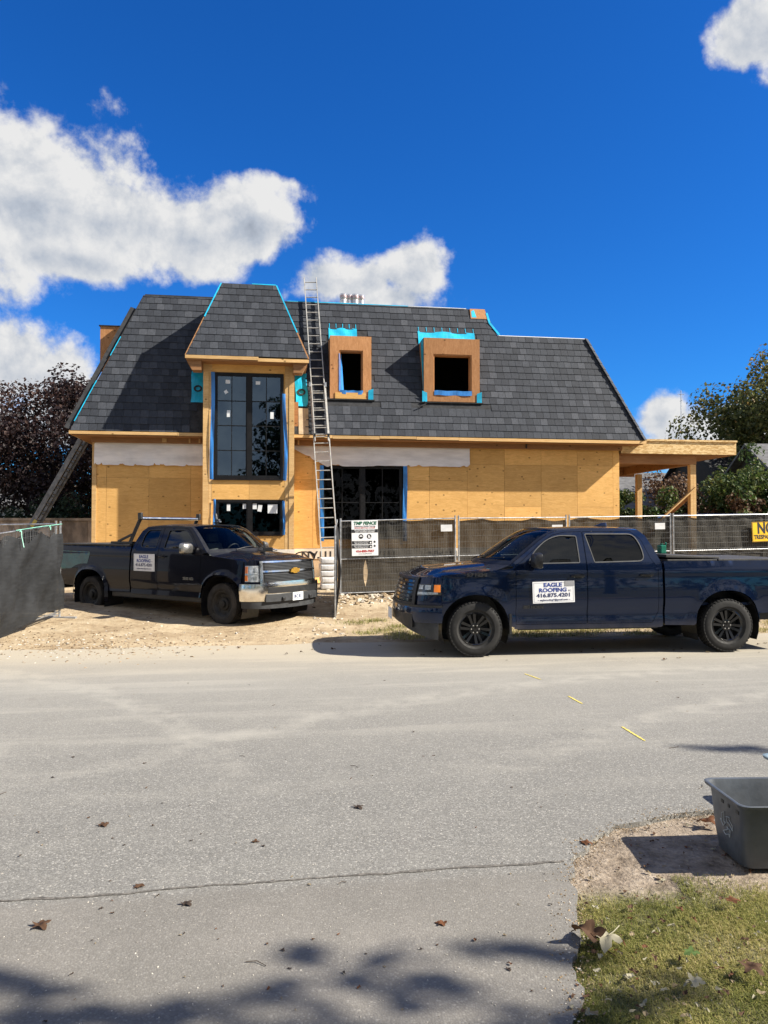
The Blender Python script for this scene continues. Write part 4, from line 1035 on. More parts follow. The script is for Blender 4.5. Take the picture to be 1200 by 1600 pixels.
    # wheel wells, chassis, interior
    for sg in (1, -1):
        for cx, rr in ((0, ar), (-WB, ar+.01)):
            ww = MB()
            pts = arc_pts(cx, wc+.01, rr-.004, 205, -25, 20, asq)
            for p, q in zip(pts, pts[1:]):
                ww.add([(p[0], sg*(yf(p[0], max(p[1], .5))-.012), p[1]), (q[0], sg*(yf(q[0], max(q[1], .5))-.012), q[1]), (q[0], sg*.52, q[1]), (p[0], sg*.52, p[1])], [(0, 1, 2, 3)])
            ww.box(cx-rr, cx+rr, sg*.50, sg*.52, .35, wc+rr); ww.build('wheel_well', PLA, root)
    ch = MB(); ch.box(xe+.2, xs0+.25, -.48, .48, .42, .62); ch.box(xc+.05, xd, -W0+.08, W0-.08, zro+.02, zro+.10); ch.box(-.12, .12, -.7, .7, .30, .45); ch.tube([(-WB, -.75, wc), (-WB, .75, wc)], .07, 8); ch.lathe([(.001, -.2), (.13, -.14), (.16, 0), (.13, .14), (.001, .2)], 14, 'Y', c=(-WB, 0, wc)); ch.tube([(-.6, -.3, .36), (-WB-.5, -.55, .38), (xe, -.6, .42)], .035, 8)
    ch.build('chassis', PLA, root)
    it = MB(); it.box(xc+.1, xd-.15, -.85, .85, .55, .60); it.hexa([(xd-.42, -.78, .9), (xd+.05, -.80, .9), (xd+.05, .80, .9), (xd-.42, .78, .9), (xd-.34, -.74, zb-.03), (xd+.0, -.74, zb-.04), (xd+.0, .74, zb-.04), (xd-.34, .74, zb-.03)])
    it.build('dashboard', SEAT, root)
    for sx in K['seats']:
        for sy in (-.42, .42):
            q = MB(); q.hexa([(sx-.05, sy-.25, .75), (sx+.12, sy-.25, .75), (sx+.12, sy+.25, .75), (sx-.05, sy+.25, .75), (sx-.26, sy-.21, zb+.12), (sx-.15, sy-.21, zb+.12), (sx-.15, sy+.21, zb+.12), (sx-.26, sy+.21, zb+.12)])
            q.box(sx-.29, sx-.19, sy-.13, sy+.13, zb+.15, zb+.33); q.box(sx-.03, sx+.5, sy-.25, sy+.25, .72, .86); q.build('seat', SEAT, root, bevel=.02)
    sw = MB(); c0 = Vector((xd-.50, .40, zb-.06)); pts = []
    for k in range(21): a = 2*math.pi*k/20; pts.append(c0+Vector((.08*math.sin(a), .185*math.cos(a), .17*math.sin(a))))
    sw.tube(pts, .015, 6); sw.bar(c0, c0+Vector((.2, 0, -.1)), .05); sw.build('steering_wheel', PLA, root)
    for sg in (1, -1):
        for cx in (0, -WB):
            wheel(root, (cx, sg*(W0-.135), wc), sg, wc, .275, K['tyre'], K['rim'], K['rimkind'])
    root['dims'] = 1; del root['dims']
    return root, yf, wrap, patch

# ------------------------------------------------------------------ dark blue crew cab on the road
RPAINT = paint_mat('dark_blue_paint', (.0016, .011, .042), .40, .55, .9, .75)
A0 = gp(743, 1027); B0 = gp(1137, 1019); hd = math.atan2(A0.y-B0.y, A0.x-B0.x)
LW = 1.0
cen = Vector((A0.x, A0.y, .003))+Vector((math.sin(hd), -math.cos(hd), 0))*(LW-.03)
RP = dict(wb=3.90, W=LW, belt=1.335, tum=.36, wr=.405, flare=.015, xs0=.50, xn=1.00, lean=.42, paint=RPAINT, trim=PLD, handle=RIM,
    hood=lambda x: 1.185+.10*(-(x-.5)/1.1) if x < .5 else 1.185, door_x=-.60, cab_rear=-2.87, rock=.395, zedge=lambda x: 1.86, ftop0=1.15, flow=lambda x: .50 if x > 0 else .42,
    abase=(-.52, 1.33), pillar=[(-.78, 1.52), (-.98, 1.67), (-1.16, 1.785)], rfront=(-1.30, 1.835), roofline=[(-1.7, 1.872), (-2.2, 1.875)], rrear=(-2.58, 1.845),
    rearpillar=[(-2.68, 1.76), (-2.78, 1.55), (-2.84, 1.40)], cback=(-2.86, 1.34), arch=.50, asq=.9, rb=.16, rcrown=.045, wb_bulge=.30, cowl=-.22,
    mz0=.62, mz1=lambda t: 1.165-.006*abs(t)**3, ht=.985, hcrown=.065, dome=.030,
    mirror=(-.88, 1.40), mirror_mat=PLA, bed_front=-2.90, bed_slant=-.0, bed_end=-5.12, bed_top=1.375, bumper_mat=PLA, seats=(-1.55, -2.45), tyre=RUB, rim=RIM, rimkind='alloy')
w1 = rounded([(-.80, 1.352), (-1.585, 1.365), (-1.585, 1.755), (-1.30, 1.765), (-1.10, 1.69), (-.90, 1.52)], [.03, .015, .02, .10, .2, .15])
w2 = rounded([(-1.82, 1.368), (-2.60, 1.385), (-2.58, 1.60), (-2.49, 1.785), (-1.73, 1.785)], [.015, .10, .1, .10, .02])
RP['doors'] = [dict(out=rounded([(-.60, .46), (-.60, 1.345), (-.66, 1.36), (-.98, 1.62), (-1.22, 1.775), (-1.42, 1.818), (-1.688, 1.825), (-1.688, .46)], .02), win=w1, glass=GS_F, handle=(-1.53, 1.165)),
               dict(out=rounded([(-1.692, .46), (-1.692, 1.826), (-2.45, 1.832), (-2.60, 1.70), (-2.70, 1.42), (-2.80, 1.28), (-2.80, .62), (-2.70, .46)], .02), win=w2, glass=GS_D, handle=(-2.60, 1.175))]
def inset(poly, e):
    cx = sum(p[0] for p in poly)/len(poly); cz = sum(p[1] for p in poly)/len(poly); o = []; n = len(poly)
    for k in range(n):
        a = Vector(poly[k-1]); b = Vector(poly[(k+1) % n]); t = (b-a).normalized(); q = Vector((-t.y, t.x)); c = Vector(poly[k])
        if not inside(tuple(c+q*.003), poly): q = -q
        o.append(tuple(c+q*e))
    return o
for d in RP['doors']: d['in'] = inset(d['out'], .006)
ram, yfR, wrapR, patchR = pickup('pickup_truck', 'dark blue crew cab pickup parked on the road beside the fence', cen, hd, RP)
bodyR = [c for c in ram.children if c.name.startswith('body')][0]
# grille
g = MB(); patchR(g, -.50, .50, .78, 1.125, .006, 20, 4, .02); go = g.build('grille', PLA, ram, smooth=40)
for k in range(6):
    g = MB(); z = .80+.055*k; patchR(g, -.47, .47, z, z+.034, .030, 24, 2, .03); g.build('grille_bar', RIM, go, smooth=40)
g = MB(); patchR(g, -.54, .54, 1.125, 1.155, .034, 24, 2, .04); patchR(g, -.54, .54, .745, .785, .034, 24, 2, .04); patchR(g, -.54, -.48, .785, 1.125, .034, 3, 4, .04); patchR(g, .48, .54, .785, 1.125, .034, 3, 4, .04); g.build('grille_surround', PLA, go, smooth=40)
for sg in (1, -1):
    T = lambda a: sg*a
    def lamp(name, a, b, z0, z1, off, mat, par, nt=8): q = MB(); patchR(q, T(a), T(b), z0, z1, off, nt, 3, .02); return q.build(name, mat, par, smooth=40)
    hl = lamp('headlight', .55, .995, lambda t: .865+.04*abs(t), lambda t: 1.065-.02*(1-abs(t)), .010, LDK, ram, 14)
    lamp('lamp_lens', .59, .67, .985, 1.045, .018, LENS, hl, 4); lamp('lamp_lens', .71, .82, .98, 1.045, .018, LENS, hl, 4)
    lamp('amber_lamp', .88, .985, .945, 1.05, .018, AMB, hl, 4); lamp('lamp_trim', .57, .95, lambda t: .895+.02*abs(t), lambda t: .945+.0*abs(t), .016, LENS, hl, 10)
# bumper: body-dark upper shell with fog lamps, black air dam, plate bracket
b = MB(); patchR(b, -1, 1, .50, .735, .03, 44, 6, .08, bulge=.03); bu = b.build('front_bumper', RPAINT, ram, smooth=45)
b = MB(); patchR(b, -.96, .96, lambda t: .24+.24*(1-abs(t)), .545, .02, 44, 5, .10); b.build('air_dam', PLD, bu, smooth=45)
b = MB(); patchR(b, -.52, .52, lambda t: .48-.1*abs(t), .62, .06, 30, 3, .06); b.build('lower_grille', PLA, bu, smooth=45)
b = MB(); patchR(b, -1, 1, .725, .755, .052, 44, 2, .03); b.build('bumper_edge', PLA, bu, smooth=45)
for sg in (1, -1):
    b = MB(); patchR(b, sg*.62, sg*.86, .53, .665, .048, 8, 3, .02); fo = b.build('fog_recess', PLA, bu, smooth=45)
    b = MB(); patchR(b, sg*.69, sg*.80, .60, .645, .056, 6, 2, .02); b.build('fog_light', LENS, fo, smooth=45)
b = MB(); b.box(1.12, 1.135, -.16, .16, .48, .64); b.build('licence_plate', STK, ram)
# hood vents, badges, tonneau, antenna, mud flaps
link('badge', text_mesh('5.7 HEMI', .065, PLA, .003, width=.30, extr=.004), ram, (-.02, yfR(-.02, 1.19)+.006, 1.19), (R(88), 0, R(180)))
link('badge', text_mesh('BIG HORN', .06, PLA, .004, width=.30, extr=.004), ram, (-.86, yfR(-.86, .70)+.012, .715), (R(90), 0, R(180)))
eagle_sign(ram, .635, .315, 1, (-1.165, yfR(-1.16, .93)+.012, .935), R(-1.5), True)
tn = MB(); tn.box(-5.05, -3.80, -LW+.09, LW-.09, 1.372, 1.405); tn.box(-3.78, -2.98, -LW+.09, LW-.09, 1.372, 1.402); to = tn.build('tonneau_cover', TON, ram, bevel=.008)
tn = MB(); tn.hexa([(-3.82, -LW+.09, 1.41), (-2.96, -LW+.09, 1.43), (-2.96, LW-.09, 1.43), (-3.82, LW-.09, 1.41), (-3.82, -LW+.09, 1.435), (-2.96, -LW+.09, 1.475), (-2.96, LW-.09, 1.475), (-3.82, LW-.09, 1.435)]); tn.build('folded_panel', TON, to, bevel=.008)
q = MB(); q.hexa([(-2.40, -.04, 1.905), (-2.18, -.03, 1.905), (-2.18, .03, 1.905), (-2.40, .04, 1.905), (-2.40, -.018, 1.965), (-2.33, -.012, 1.96), (-2.33, .012, 1.96), (-2.40, .018, 1.965)]); q.build('roof_antenna', RPAINT, ram, bevel=.01)
for sg in (1, -1):
    q = MB(); q.box(-.535, -.50, sg*(LW-.20), sg*(LW+.005), .33, .62); q.build('mud_flap', PLA, ram)
q = MB(); q.box(-2.8, -.65, LW-.11, LW-.055, .375, .40); q.build('sill_trim', PLD, ram)
q = MB(); q.box(-3.38, -.55, LW-.3, LW-.1, .30, .36) if 0 else q.tube([(-4.9, .2, .42), (-4.6, -.3, .40), (-4.4, -.3, .40)], .05, 8); q.build('tailpipe', PLA, ram)

# ------------------------------------------------------------------ older extended cab on the dirt
SPAINT = paint_mat('navy_black_paint', (.0016, .0036, .013), .10, .48, .45, .6)
TEAL = M('teal_wrap', (.006, .09, .085), .35, var=.2, vs=3, coat=.5)
A1 = gp(347, 977); hd1 = R(-33.4)
SW = 1.0
cen1 = Vector((A1.x, A1.y, .0))+Vector((-math.sin(hd1), math.cos(hd1), 0))*(SW-.02)
SP = dict(wb=4.08, W=SW, belt=1.44, tum=.34, wr=.41, flare=.05, xs0=.52, xn=.98, lean=.20, paint=SPAINT, trim=PLA, handle=SPAINT,
    hood=lambda x: 1.255+.10*(-(x-.5)/1.0) if x < .5 else 1.255, door_x=-.60, cab_rear=-2.72, rock=.50, zedge=lambda x: 1.93, ftop0=1.23, flow=lambda x: .58 if x > 0 else .50,
    abase=(-.45, 1.40), pillar=[(-.66, 1.58), (-.86, 1.74), (-1.02, 1.86)], rfront=(-1.12, 1.905), roofline=[(-1.5, 1.94), (-2.0, 1.94)], rrear=(-2.42, 1.915),
    rearpillar=[(-2.56, 1.82), (-2.66, 1.62)], cback=(-2.71, 1.44), arch=.55, asq=.82, rb=.14, rcrown=.05, wb_bulge=.30, cowl=-.20,
    mz0=.66, mz1=lambda t: 1.265-.03*abs(t)**3, ht=.985, hcrown=.085, dome=.025,
    mirror=(-.86, 1.48), mirror_mat=M('satin_mirror_shell', (.30, .29, .27), .3, .8), bed_front=-2.76, bed_slant=0, bed_end=-5.25, bed_top=1.50, bumper_mat=CHR, seats=(-1.5, -2.3), tyre=RUBD, rim=RIMS, rimkind='steel')
v1 = rounded([(-.80, 1.455), (-1.72, 1.47), (-1.70, 1.84), (-1.20, 1.85), (-.98, 1.70)], [.03, .02, .03, .12, .2])
v2 = rounded([(-1.98, 1.48), (-2.46, 1.49), (-2.44, 1.70), (-2.36, 1.85), (-1.95, 1.85)], [.03, .08, .05, .08, .03])
SP['doors'] = [dict(out=rounded([(-.60, .60), (-.60, 1.43), (-.68, 1.46), (-.95, 1.73), (-1.14, 1.87), (-1.30, 1.893), (-1.868, 1.90), (-1.868, .60)], .02), win=v1, glass=GS_F, handle=(-1.70, 1.30)),
               dict(out=rounded([(-1.872, .60), (-1.872, 1.90), (-2.36, 1.895), (-2.50, 1.78), (-2.62, 1.44), (-2.66, 1.2), (-2.66, .60)], .02), win=v2, glass=GS_D, handle=None)]
for d in SP['doors']: d['in'] = inset(d['out'], .006)
chevy, yfC, wrapC, patchC = pickup('pickup_truck', 'older navy-black extended cab pickup with chrome bumper parked on the dirt', cen1, hd1, SP)
g = MB(); patchC(g, -.50, .50, .85, 1.222, .004, 20, 4, .02); go = g.build('grille', PLA, chevy, smooth=40)
for k in range(5):                                           # mesh bars
    for zz in (.875, 1.08):
        q = MB(); z = zz+.028*k; patchC(q, -.46, .46, z, z+.010, .022, 20, 1, .02); q.build('grille_bar', PLD, go, smooth=40)
q = MB(); patchC(q, -.56, .56, 1.222, 1.255, .03, 24, 2, .04); patchC(q, -.56, .56, 1.04, 1.072, .035, 24, 2, .05); patchC(q, -.56, -.50, .84, 1.222, .03, 3, 4, .04); patchC(q, .50, .56, .84, 1.222, .03, 3, 4, .04); patchC(q, -.56, .56, .815, .855, .03, 24, 2, .04); q.build('chrome_surround', CHR, go, smooth=40)
em = MB(); bt = [(-.125, -.035), (-.055, -.035), (-.048, -.055), (.062, -.055), (.055, -.035), (.115, -.035), (.135, .035), (.06, .035), (.053, .055), (-.057, .055), (-.05, .035), (-.105, .035)]
xe_ = wrapC(0, 1.055).x+.05
em.prism([(xe_, y*1.05, 1.056+z*1.0) for y, z in bt], (.02, 0, 0)); em.build('emblem', GOLD, go)
for sg in (1, -1):
    def lamp2(name, a, b, z0, z1, off, mat, par, nt=8): q = MB(); patchC(q, sg*a, sg*b, z0, z1, off, nt, 3, .02); return q.build(name, mat, par, smooth=40)
    hl = lamp2('headlight', .575, .93, .86, 1.165, .006, LENS, chevy, 14)
    lamp2('amber_lamp', .86, .925, .875, .985, .012, AMB, hl, 4); lamp2('amber_lamp', .86, .925, 1.02, 1.15, .012, AMB, hl, 4)
    lamp2('lamp_divider', .58, .92, 1.0, 1.012, .012, CHR, hl, 10); lamp2('lamp_bulb', .62, .70, 1.04, 1.12, .012, CHR, hl, 4); lamp2('lamp_bulb', .62, .70, .90, .97, .012, CHR, hl, 4)
b = MB(); patchC(b, -1, 1, .49, .785, .035, 44, 8, .10, bulge=.012, tip=.05); patchC(b, -1, 1, .785, .82, .085, 44, 2, .05); bu = b.build('front_bumper', CHR, chevy, smooth=45)
b = MB(); patchC(b, -.98, .98, lambda t: .34+.02*abs(t), .50, .03, 44, 4, .12); b.build('air_dam', PLD, bu, smooth=45)
b = MB(); patchC(b, -.45, .45, .48, .62, .092, 24, 3, .06); b.build('bumper_insert', PLD, bu, smooth=45)
b = MB(); patchC(b, -.42, .42, .64, .755, .090, 24, 3, .03); b.build('bumper_opening', PLA, bu, smooth=45)
for sg in (1, -1):
    b = MB(); b.box(1.03, 1.09, sg*.40-.04, sg*.40+.04, .50, .56); b.build('tow_hook', PLA, bu, bevel=.015)
xp = wrapC(0, .55).x+.10
b = MB(); b.box(xp, xp+.01, -.155, .155, .475, .63); pl_ = b.build('licence_plate', STK, chevy)
link('lettering', text_mesh('BC 81', .10, SNAV, .004, width=.22), pl_, (xp+.012, 0, .55), (R(90), 0, R(90)))
link('badge', text_mesh('2500 HD', .075, CHR, .003, width=.30, extr=.004), chevy, (-.93, -(yfC(-.93, .87)+.008), .87), (R(90), 0, 0))
eagle_sign(chevy, .66, .36, -1, (-2.27, -(yfC(-2.27, 1.16)+.012), 1.165), 0)
q = MB(); sheet(q, [(-5.24, .95), (-4.78, .98), (-4.62, 1.05), (-4.45, 1.09), (-4.20, 1.10), (-4.12, 1.36), (-5.24, 1.38)], yfC, -1, step=.07, depth=0, off=.004); q.build('teal_decal', TEAL, chevy, smooth=True)
tn = MB(); tn.box(-5.22, -2.80, -SW+.03, SW-.03, 1.505, 1.545); tn.build('tonneau_cover', TON, chevy, bevel=.015)
# headache rack
ro_ = bpy.data.objects.new('ladder_rack', None); COL.objects.link(ro_); ro_.parent = chevy
for sg in (1, -1):
    rk = MB(); rk.bar((-2.92, sg*.86, 1.55), (-2.60, sg*.80, 2.16), .07, .05); rk.box(-3.5, -2.78, sg*.86-.05, sg*.86+.05, 1.548, 1.60); rk.bar((-3.3, sg*.86, 1.60), (-2.86, sg*.85, 1.75), .04, .05); rk.build('rack_upright', PLA, ro_, bevel=.008)
q = MB(); q.tube([(-2.61, -.80, 2.10), (-2.61, .80, 2.10)], .035, 10); q.build('cross_bar', CHR, ro_, smooth=40)
for sg in (1, -1):
    q = MB(); q.box(-2.66, -2.56, sg*.83-.03, sg*.83+.03, 2.08, 2.22); q.build('bar_bracket', PLA, ro_, bevel=.008)
for sg in (1, -1):                                           # wheel arch flares
    q = MB()
    for cx in (0, -4.08):
        pts = arc_pts(cx, .42, .56, 190, -10, 24, .82); pi_ = arc_pts(cx, .42, .615, 190, -10, 24, .82)
        for i in range(len(pts)-1):
            def e(p, o): return (p[0], sg*(yfC(p[0], p[1])+o), p[1])
            q.add([e(pts[i], .025), e(pts[i+1], .025), e(pi_[i+1], .004), e(pi_[i], .004)], [(0, 1, 2, 3)])
    q.build('wheel_flare', SPAINT, chevy, smooth=50)
q = MB(); q.box(-3.4, -.62, -SW+.06, -SW+.16, .40, .52); q.build('side_step', PLA, chevy, bevel=.02)
# small tools left lying on the hood and roof
def tool(name, label, loc, rz):
    t = thing(name, label, 'tool', loc, rz)
    q = MB(); q.box(-.10, .10, -.03, .03, .02, .10); q.build('tool_body', PLA, t, bevel=.012)
    q = MB(); q.bar((-.04, 0, .09), (-.10, 0, .22), .035, .04); q.build('handle', PLD, t, bevel=.008)
    q = MB(); q.tube([(.10, 0, .06), (.19, 0, .045)], .018, 8); q.build('nose', ALU, t)
    q = MB(); q.box(-.15, -.05, -.035, .035, .0, .035); q.build('magazine', PLA, t, bevel=.005)
rot1 = Matrix.Rotation(hd1, 3, 'Z')
tool('roofing_nailer', 'black roofing nailer left on the hood of the truck with the chrome bumper', cen1+rot1@Vector((.25, .05, 1.395)), hd1+.8)
tool('roofing_nailer', 'black roofing nailer standing on the cab roof of the truck with the chrome bumper', cen1+rot1@Vector((-1.5, .35, 1.985)), hd1-.4)
# green canister in the bed of the crew cab
rot0 = Matrix.Rotation(hd, 3, 'Z')
GRN = M('green_plastic', (.008, .16, .10), .35, var=.15)
cn = thing('fuel_can', 'small dark green canister standing on the folded bed cover', 'canister', cen+rot0@Vector((-3.2, .30, 1.470)), hd); cn.scale = (.62, .62, .8)
q = MB(); q.box(-.075, .075, -.11, .11, 0, .17); q.build('can_body', GRN, cn, bevel=.02)
q = MB(); q.box(-.02, .02, -.07, .05, .172, .20); q.build('handle', GRN, cn, bevel=.008)
q = MB(); q.tube([(-.06, .07, .16), (-.075, .09, .215)], .022, 10); q.build('spout', GRN, cn)
# ================================================================== temporary fence panels with screen cloth
GALV = M('galvanised_steel', (.50, .51, .52), .42, .85, var=.18, vs=8)
WIRE = M('galvanised_wire', (.17, .172, .175), .5, .6, var=.15, vs=8)
def cloth_mat(name, col, transp):
    m, t = new_mat(name); c = t.n('ShaderNodeTexCoord').outputs['Object']
    n = t.noise(c, 1.6, 5, .6); n2 = t.noise(t.n('ShaderNodeMapping', {'Vector': c, 'Scale': (1, 1, 6)}).outputs[0], 5, 3)
    cc = t.mix(t.smooth(t.math('ADD', t.math('MULTIPLY', n, .6), t.math('MULTIPLY', n2, .4)), .35, .68), tuple(x*.6 for x in col), tuple(x*1.5 for x in col))
    d = t.n('ShaderNodeBsdfPrincipled', {'Base Color': cc, 'Roughness': .75, 'Specular IOR Level': .3, 'Normal': t.n('ShaderNodeBump', {'Strength': .35, 'Distance': .02, 'Height': t.noise(c, 6, 4, .6)})})
    tr = t.n('ShaderNodeBsdfTransparent', {'Color': (1, 1, 1)}); finish(t, t.n('ShaderNodeMixShader', {0: transp, 1: d, 2: tr})); return m
CLO = cloth_mat('olive_screen_cloth', (.036, .033, .027), .06); CLG = cloth_mat('grey_screen_cloth', (.014, .015, .0165), .03)
BASEF = M('fence_foot_steel', (.30, .30, .30), .6, .5)
FENCE_GROUP = 'temporary fence panels round the site'
def fence_panel(label, A, B, za, zb_, ha, hb, cloth=None, rails=(.50,), name='site_fence', clothmat=CLO, foot=True):
    A = Vector((A[0], A[1], 0)); B = Vector((B[0], B[1], 0)); d = B-A; Ln = d.length; rz = math.atan2(d.y, d.x)
    root = thing(name, label, 'fence', (A.x, A.y, 0), rz, FENCE_GROUP)
    Z = lambda x, f: (za+(zb_-za)*x/Ln)+f*(ha+(hb-ha)*x/Ln)
    for x in (.025, Ln-.025):
        m = MB(); m.tube([(x, 0, Z(x, 0)-.02), (x, 0, Z(x, 1)+.06)], .021, 8); m.build('post', GALV, root, smooth=40)
    for f, nm in [(.995, 'top_rail'), (.06, 'bottom_rail')]+[(r, 'middle_rail') for r in rails]:
        m = MB(); m.tube([(.03, 0, Z(0, f)), (Ln-.03, 0, Z(Ln, f))], .015 if nm != 'middle_rail' else .013, 8); m.build(nm, GALV, root, smooth=40)
    m = MB(); n = int(Ln/.066)
    for i in range(1, n): x = Ln*i/n; m.tube([(x, -.012, Z(x, .06)), (x, -.012, Z(x, .995))], .0022, 4, cap=False)
    for k in range(1, 12): f = .06+.935*k/12; m.tube([(.03, -.012, Z(.03, f)), (Ln-.03, -.012, Z(Ln-.03, f))], .002, 4, cap=False)
    tag(m.build('wire_mesh', WIRE, root, fixn=False), kind='stuff')
    if foot:
        for x in (.05, Ln-.05):
            m = MB(); m.box(x-.05, x+.05, -.35, .35, Z(x, 0)-.03, Z(x, 0)+.012); m.build('foot', BASEF, root, bevel=.008)
    if cloth: cloth(root, Ln, Z)
    return root, Ln, Z
def std_cloth(seed, top=.985, bottom=.03, amp=.05, v=.022, slit=None, mat=CLO, x0=.03, x1=None, scallop=.03):
    def f(root, Ln, Z):
        X1 = x1 or Ln-.03
        def fn(u0, u1):
            def g(a, b):
                x = u0+(u1-u0)*a
                if slit:
                    sx, s0, s1, w = slit; q = max(0, 1-((b-(s0+s1)/2)/((s1-s0)/2))**2); e = .25
                    if abs(u0-sx) < 1e-6: x += w*q*max(0, 1-(x-u0)/e)
                    if abs(u1-sx) < 1e-6: x -= w*q*max(0, 1-(u1-x)/e)
                sc = scallop*(abs(math.sin(x*2.3+seed))+.6*noise.noise((x*1.7, seed, 1)))
                ff = bottom+(top-bottom)*b-sc*b**3
                y = v+amp*(.5+.5*noise.noise((x*1.1, b*1.6, seed)))*math.sin(math.pi*min(1, b*1.05))+.018*noise.noise((x*4, b*5+x, seed))
                y += .02*abs(math.sin(x*7+b*3.5+seed))*b
                return Vector((x, y, Z(x, ff)))
            return g
        m = MB()
        if slit: m.grid(fn(x0, slit[0]), 14, 30); m.grid(fn(slit[0], X1), 50, 30)
        else: m.grid(fn(x0, X1), 64, 26)
        m.build('screen_cloth', mat, root, smooth=True, fixn=False)
    return f
FA = R(12); fd = Vector((math.cos(FA), math.sin(FA), 0)); F0 = Vector((-1.12, 19.0, 0))
def fpx(px, py):
    d = ray(px, py); n = Vector((-fd.y, fd.x, 0)); t = F0.dot(n)/d.dot(n); p = d*t+Vector((0, 0, CAMZ)); return (p-F0).dot(fd), p.z
zb0 = [.17, .225, .27, .315, .35]
labs = ['screened fence panel that carries the white fence company sign', 'screened fence panel right behind the hood of the crew cab pickup', 'screened fence panel behind the cab of the crew cab pickup', 'screened fence panel that carries the yellow trespassing sign']
zt0 = [2.075, 2.16, 2.19, 2.245, 2.30]
for i in range(4):
    A = F0+fd*(3.05*i+.02); B = F0+fd*(3.05*(i+1)-.02)
    fence_panel(labs[i], A, B, zb0[i], zb0[i+1], zt0[i]-zb0[i], zt0[i+1]-zb0[i+1], std_cloth(i*3.7+1, slit=(.66, .12, .47, .055) if i == 0 else None, top=.99, scallop=(.015, .035, .035, .03)[i], amp=(.05, .10, .10, .06)[i]))
fence_panel('open gate panel seen edge-on beside the chrome-bumper truck', (-1.16, 18.85), (-1.0, 15.75), .15, -.02, 1.90, 1.90, std_cloth(9, bottom=-.01, top=.99, amp=.12, v=.01, mat=CLG), name='site_gate')
# left gate panel, its cloth hanging below the rail on ties
def left_cloth(root, Ln, Z):
    def fn(a, b):                                            # a along from the far post, b 0 bottom .. 1 top
        x = .02+a*2.72
        top = .86+.10*abs(math.cos(a*2.6*math.pi))**1.5-.0*a
        if a < .1: top = .90
        bot = .085-.05*a+.03*math.sin(a*5)
        x -= .16*(1-b)*a**3*1.6-.03*(1-a)*(1-b)**2*-2
        f = bot+(top-bot)*b
        y = .05+.10*noise.noise((x*1.2, f*2.0, 4))+.045*noise.noise((x*3+f*4, f*3-x, 7))+.03*math.sin((x*1.4+f*3.2)*3)*(.3+.7*b)
        return Vector((x, y, Z(x, f)))
    m = MB(); m.grid(fn, 60, 50); m.build('screen_cloth', CLG, root, smooth=True, fixn=False)
    TIE = M('mint_ribbon', (.25, .62, .48), .5, var=.15)
    for x in (.55, 1.72):
        z = Z(x, .995); t = MB(); t.tube([(x, .03, z-.02), (x+.02, .045, z+.018), (x+.05, .03, z-.02), (x+.02, .05, z-.015), (x, .03, z-.02)], .008, 5)
        t.tube([(x+.02, .05, z-.02), (x+.06, .075, z-.12), (x+.09, .13, z-.30)] if x > 1 else [(x+.02, .05, z-.02), (x+.05, .06, z-.07)], .007, 5); t.build('ribbon_tie', TIE, root)
    t = MB(); t.tube([(.0, .02, Z(0, 1.0)), (.9, .03, Z(.9, 1.0)+.012), (1.9, .03, Z(1.9, 1.)+.008)], .006, 5); t.build('cord', TIE, root)
fence_panel('open gate panel at the left edge, its grey cloth hanging on green ties', (-6.52, 15.5), (-6.56, 12.3), .10, -.03, 1.87, 1.77, left_cloth, name='site_gate', rails=())
fence_panel('screened fence panel left of the dirt entrance, behind the hanging cloth', (-6.7, 15.75), (-9.7, 15.5), .10, .10, 1.88, 1.84, std_cloth(5, top=.93, mat=CLG, v=-.06, scallop=.10), rails=())

# ------------------------------------------------------------------ signs on the fence
RED = M('red_print', (.42, .03, .03), .5, var=.05); GRNP = M('green_print', (.01, .10, .05), .5, var=.05); BLKP = M('black_print', (.02, .022, .025), .5, var=.05)
def fpos(s, z, off=-.05): n = Vector((-fd.y, fd.x, 0)); p = F0+fd*s+n*off; return Vector((p.x, p.y, z))
s0, zt_ = fpx(549, 813); s1, zb_ = fpx(590, 868)
sw_, sh_ = s1-s0, zt_-zb_
sg_ = thing('fence_sign', 'white fence company sign with green heading, wired to the fence', 'sign', fpos((s0+s1)/2, (zt_+zb_)/2), FA)
sg_.rotation_euler = (R(90), R(-1), FA)
m = MB(); m.box(-sw_/2, sw_/2, -sh_/2, sh_/2, 0, .006); m.build('plate', SIGN_ := M('white_coroplast', (.78, .79, .80), .4, var=.03), sg_)
def ft(tx, size, y, mat, wd, bold=.002, x=0., shear=0.): link('lettering', text_mesh(tx, size, mat, bold, width=wd*sw_, shear=shear), sg_, (x*sw_, y*sh_, .0075))
ft('TMP FENCE', .105, .415, GRNP, .88, .006, shear=.2)
ft('Temporary Mobile Fencing', .04, .335, BLKP, .80, .001); ft('FENCE RENTALS & SALES', .04, .285, RED, .78, .001)
def bar(x0, x1, y0, y1, mat=BLKP, z=.0065): q = MB(); q.box(x0*sw_, x1*sw_, y0*sh_, y1*sh_, z, z+.0012); return q.build('panel_print', mat, sg_)
bar(-.495, .495, .15, .245)
ft('NO UNAUTHORIZED PERSONNEL', .034, .222, SIGN_, .78, .001, shear=0); ft('SAFETY EQUIPMENT REQUIRED', .034, .172, SIGN_, .74, .001)
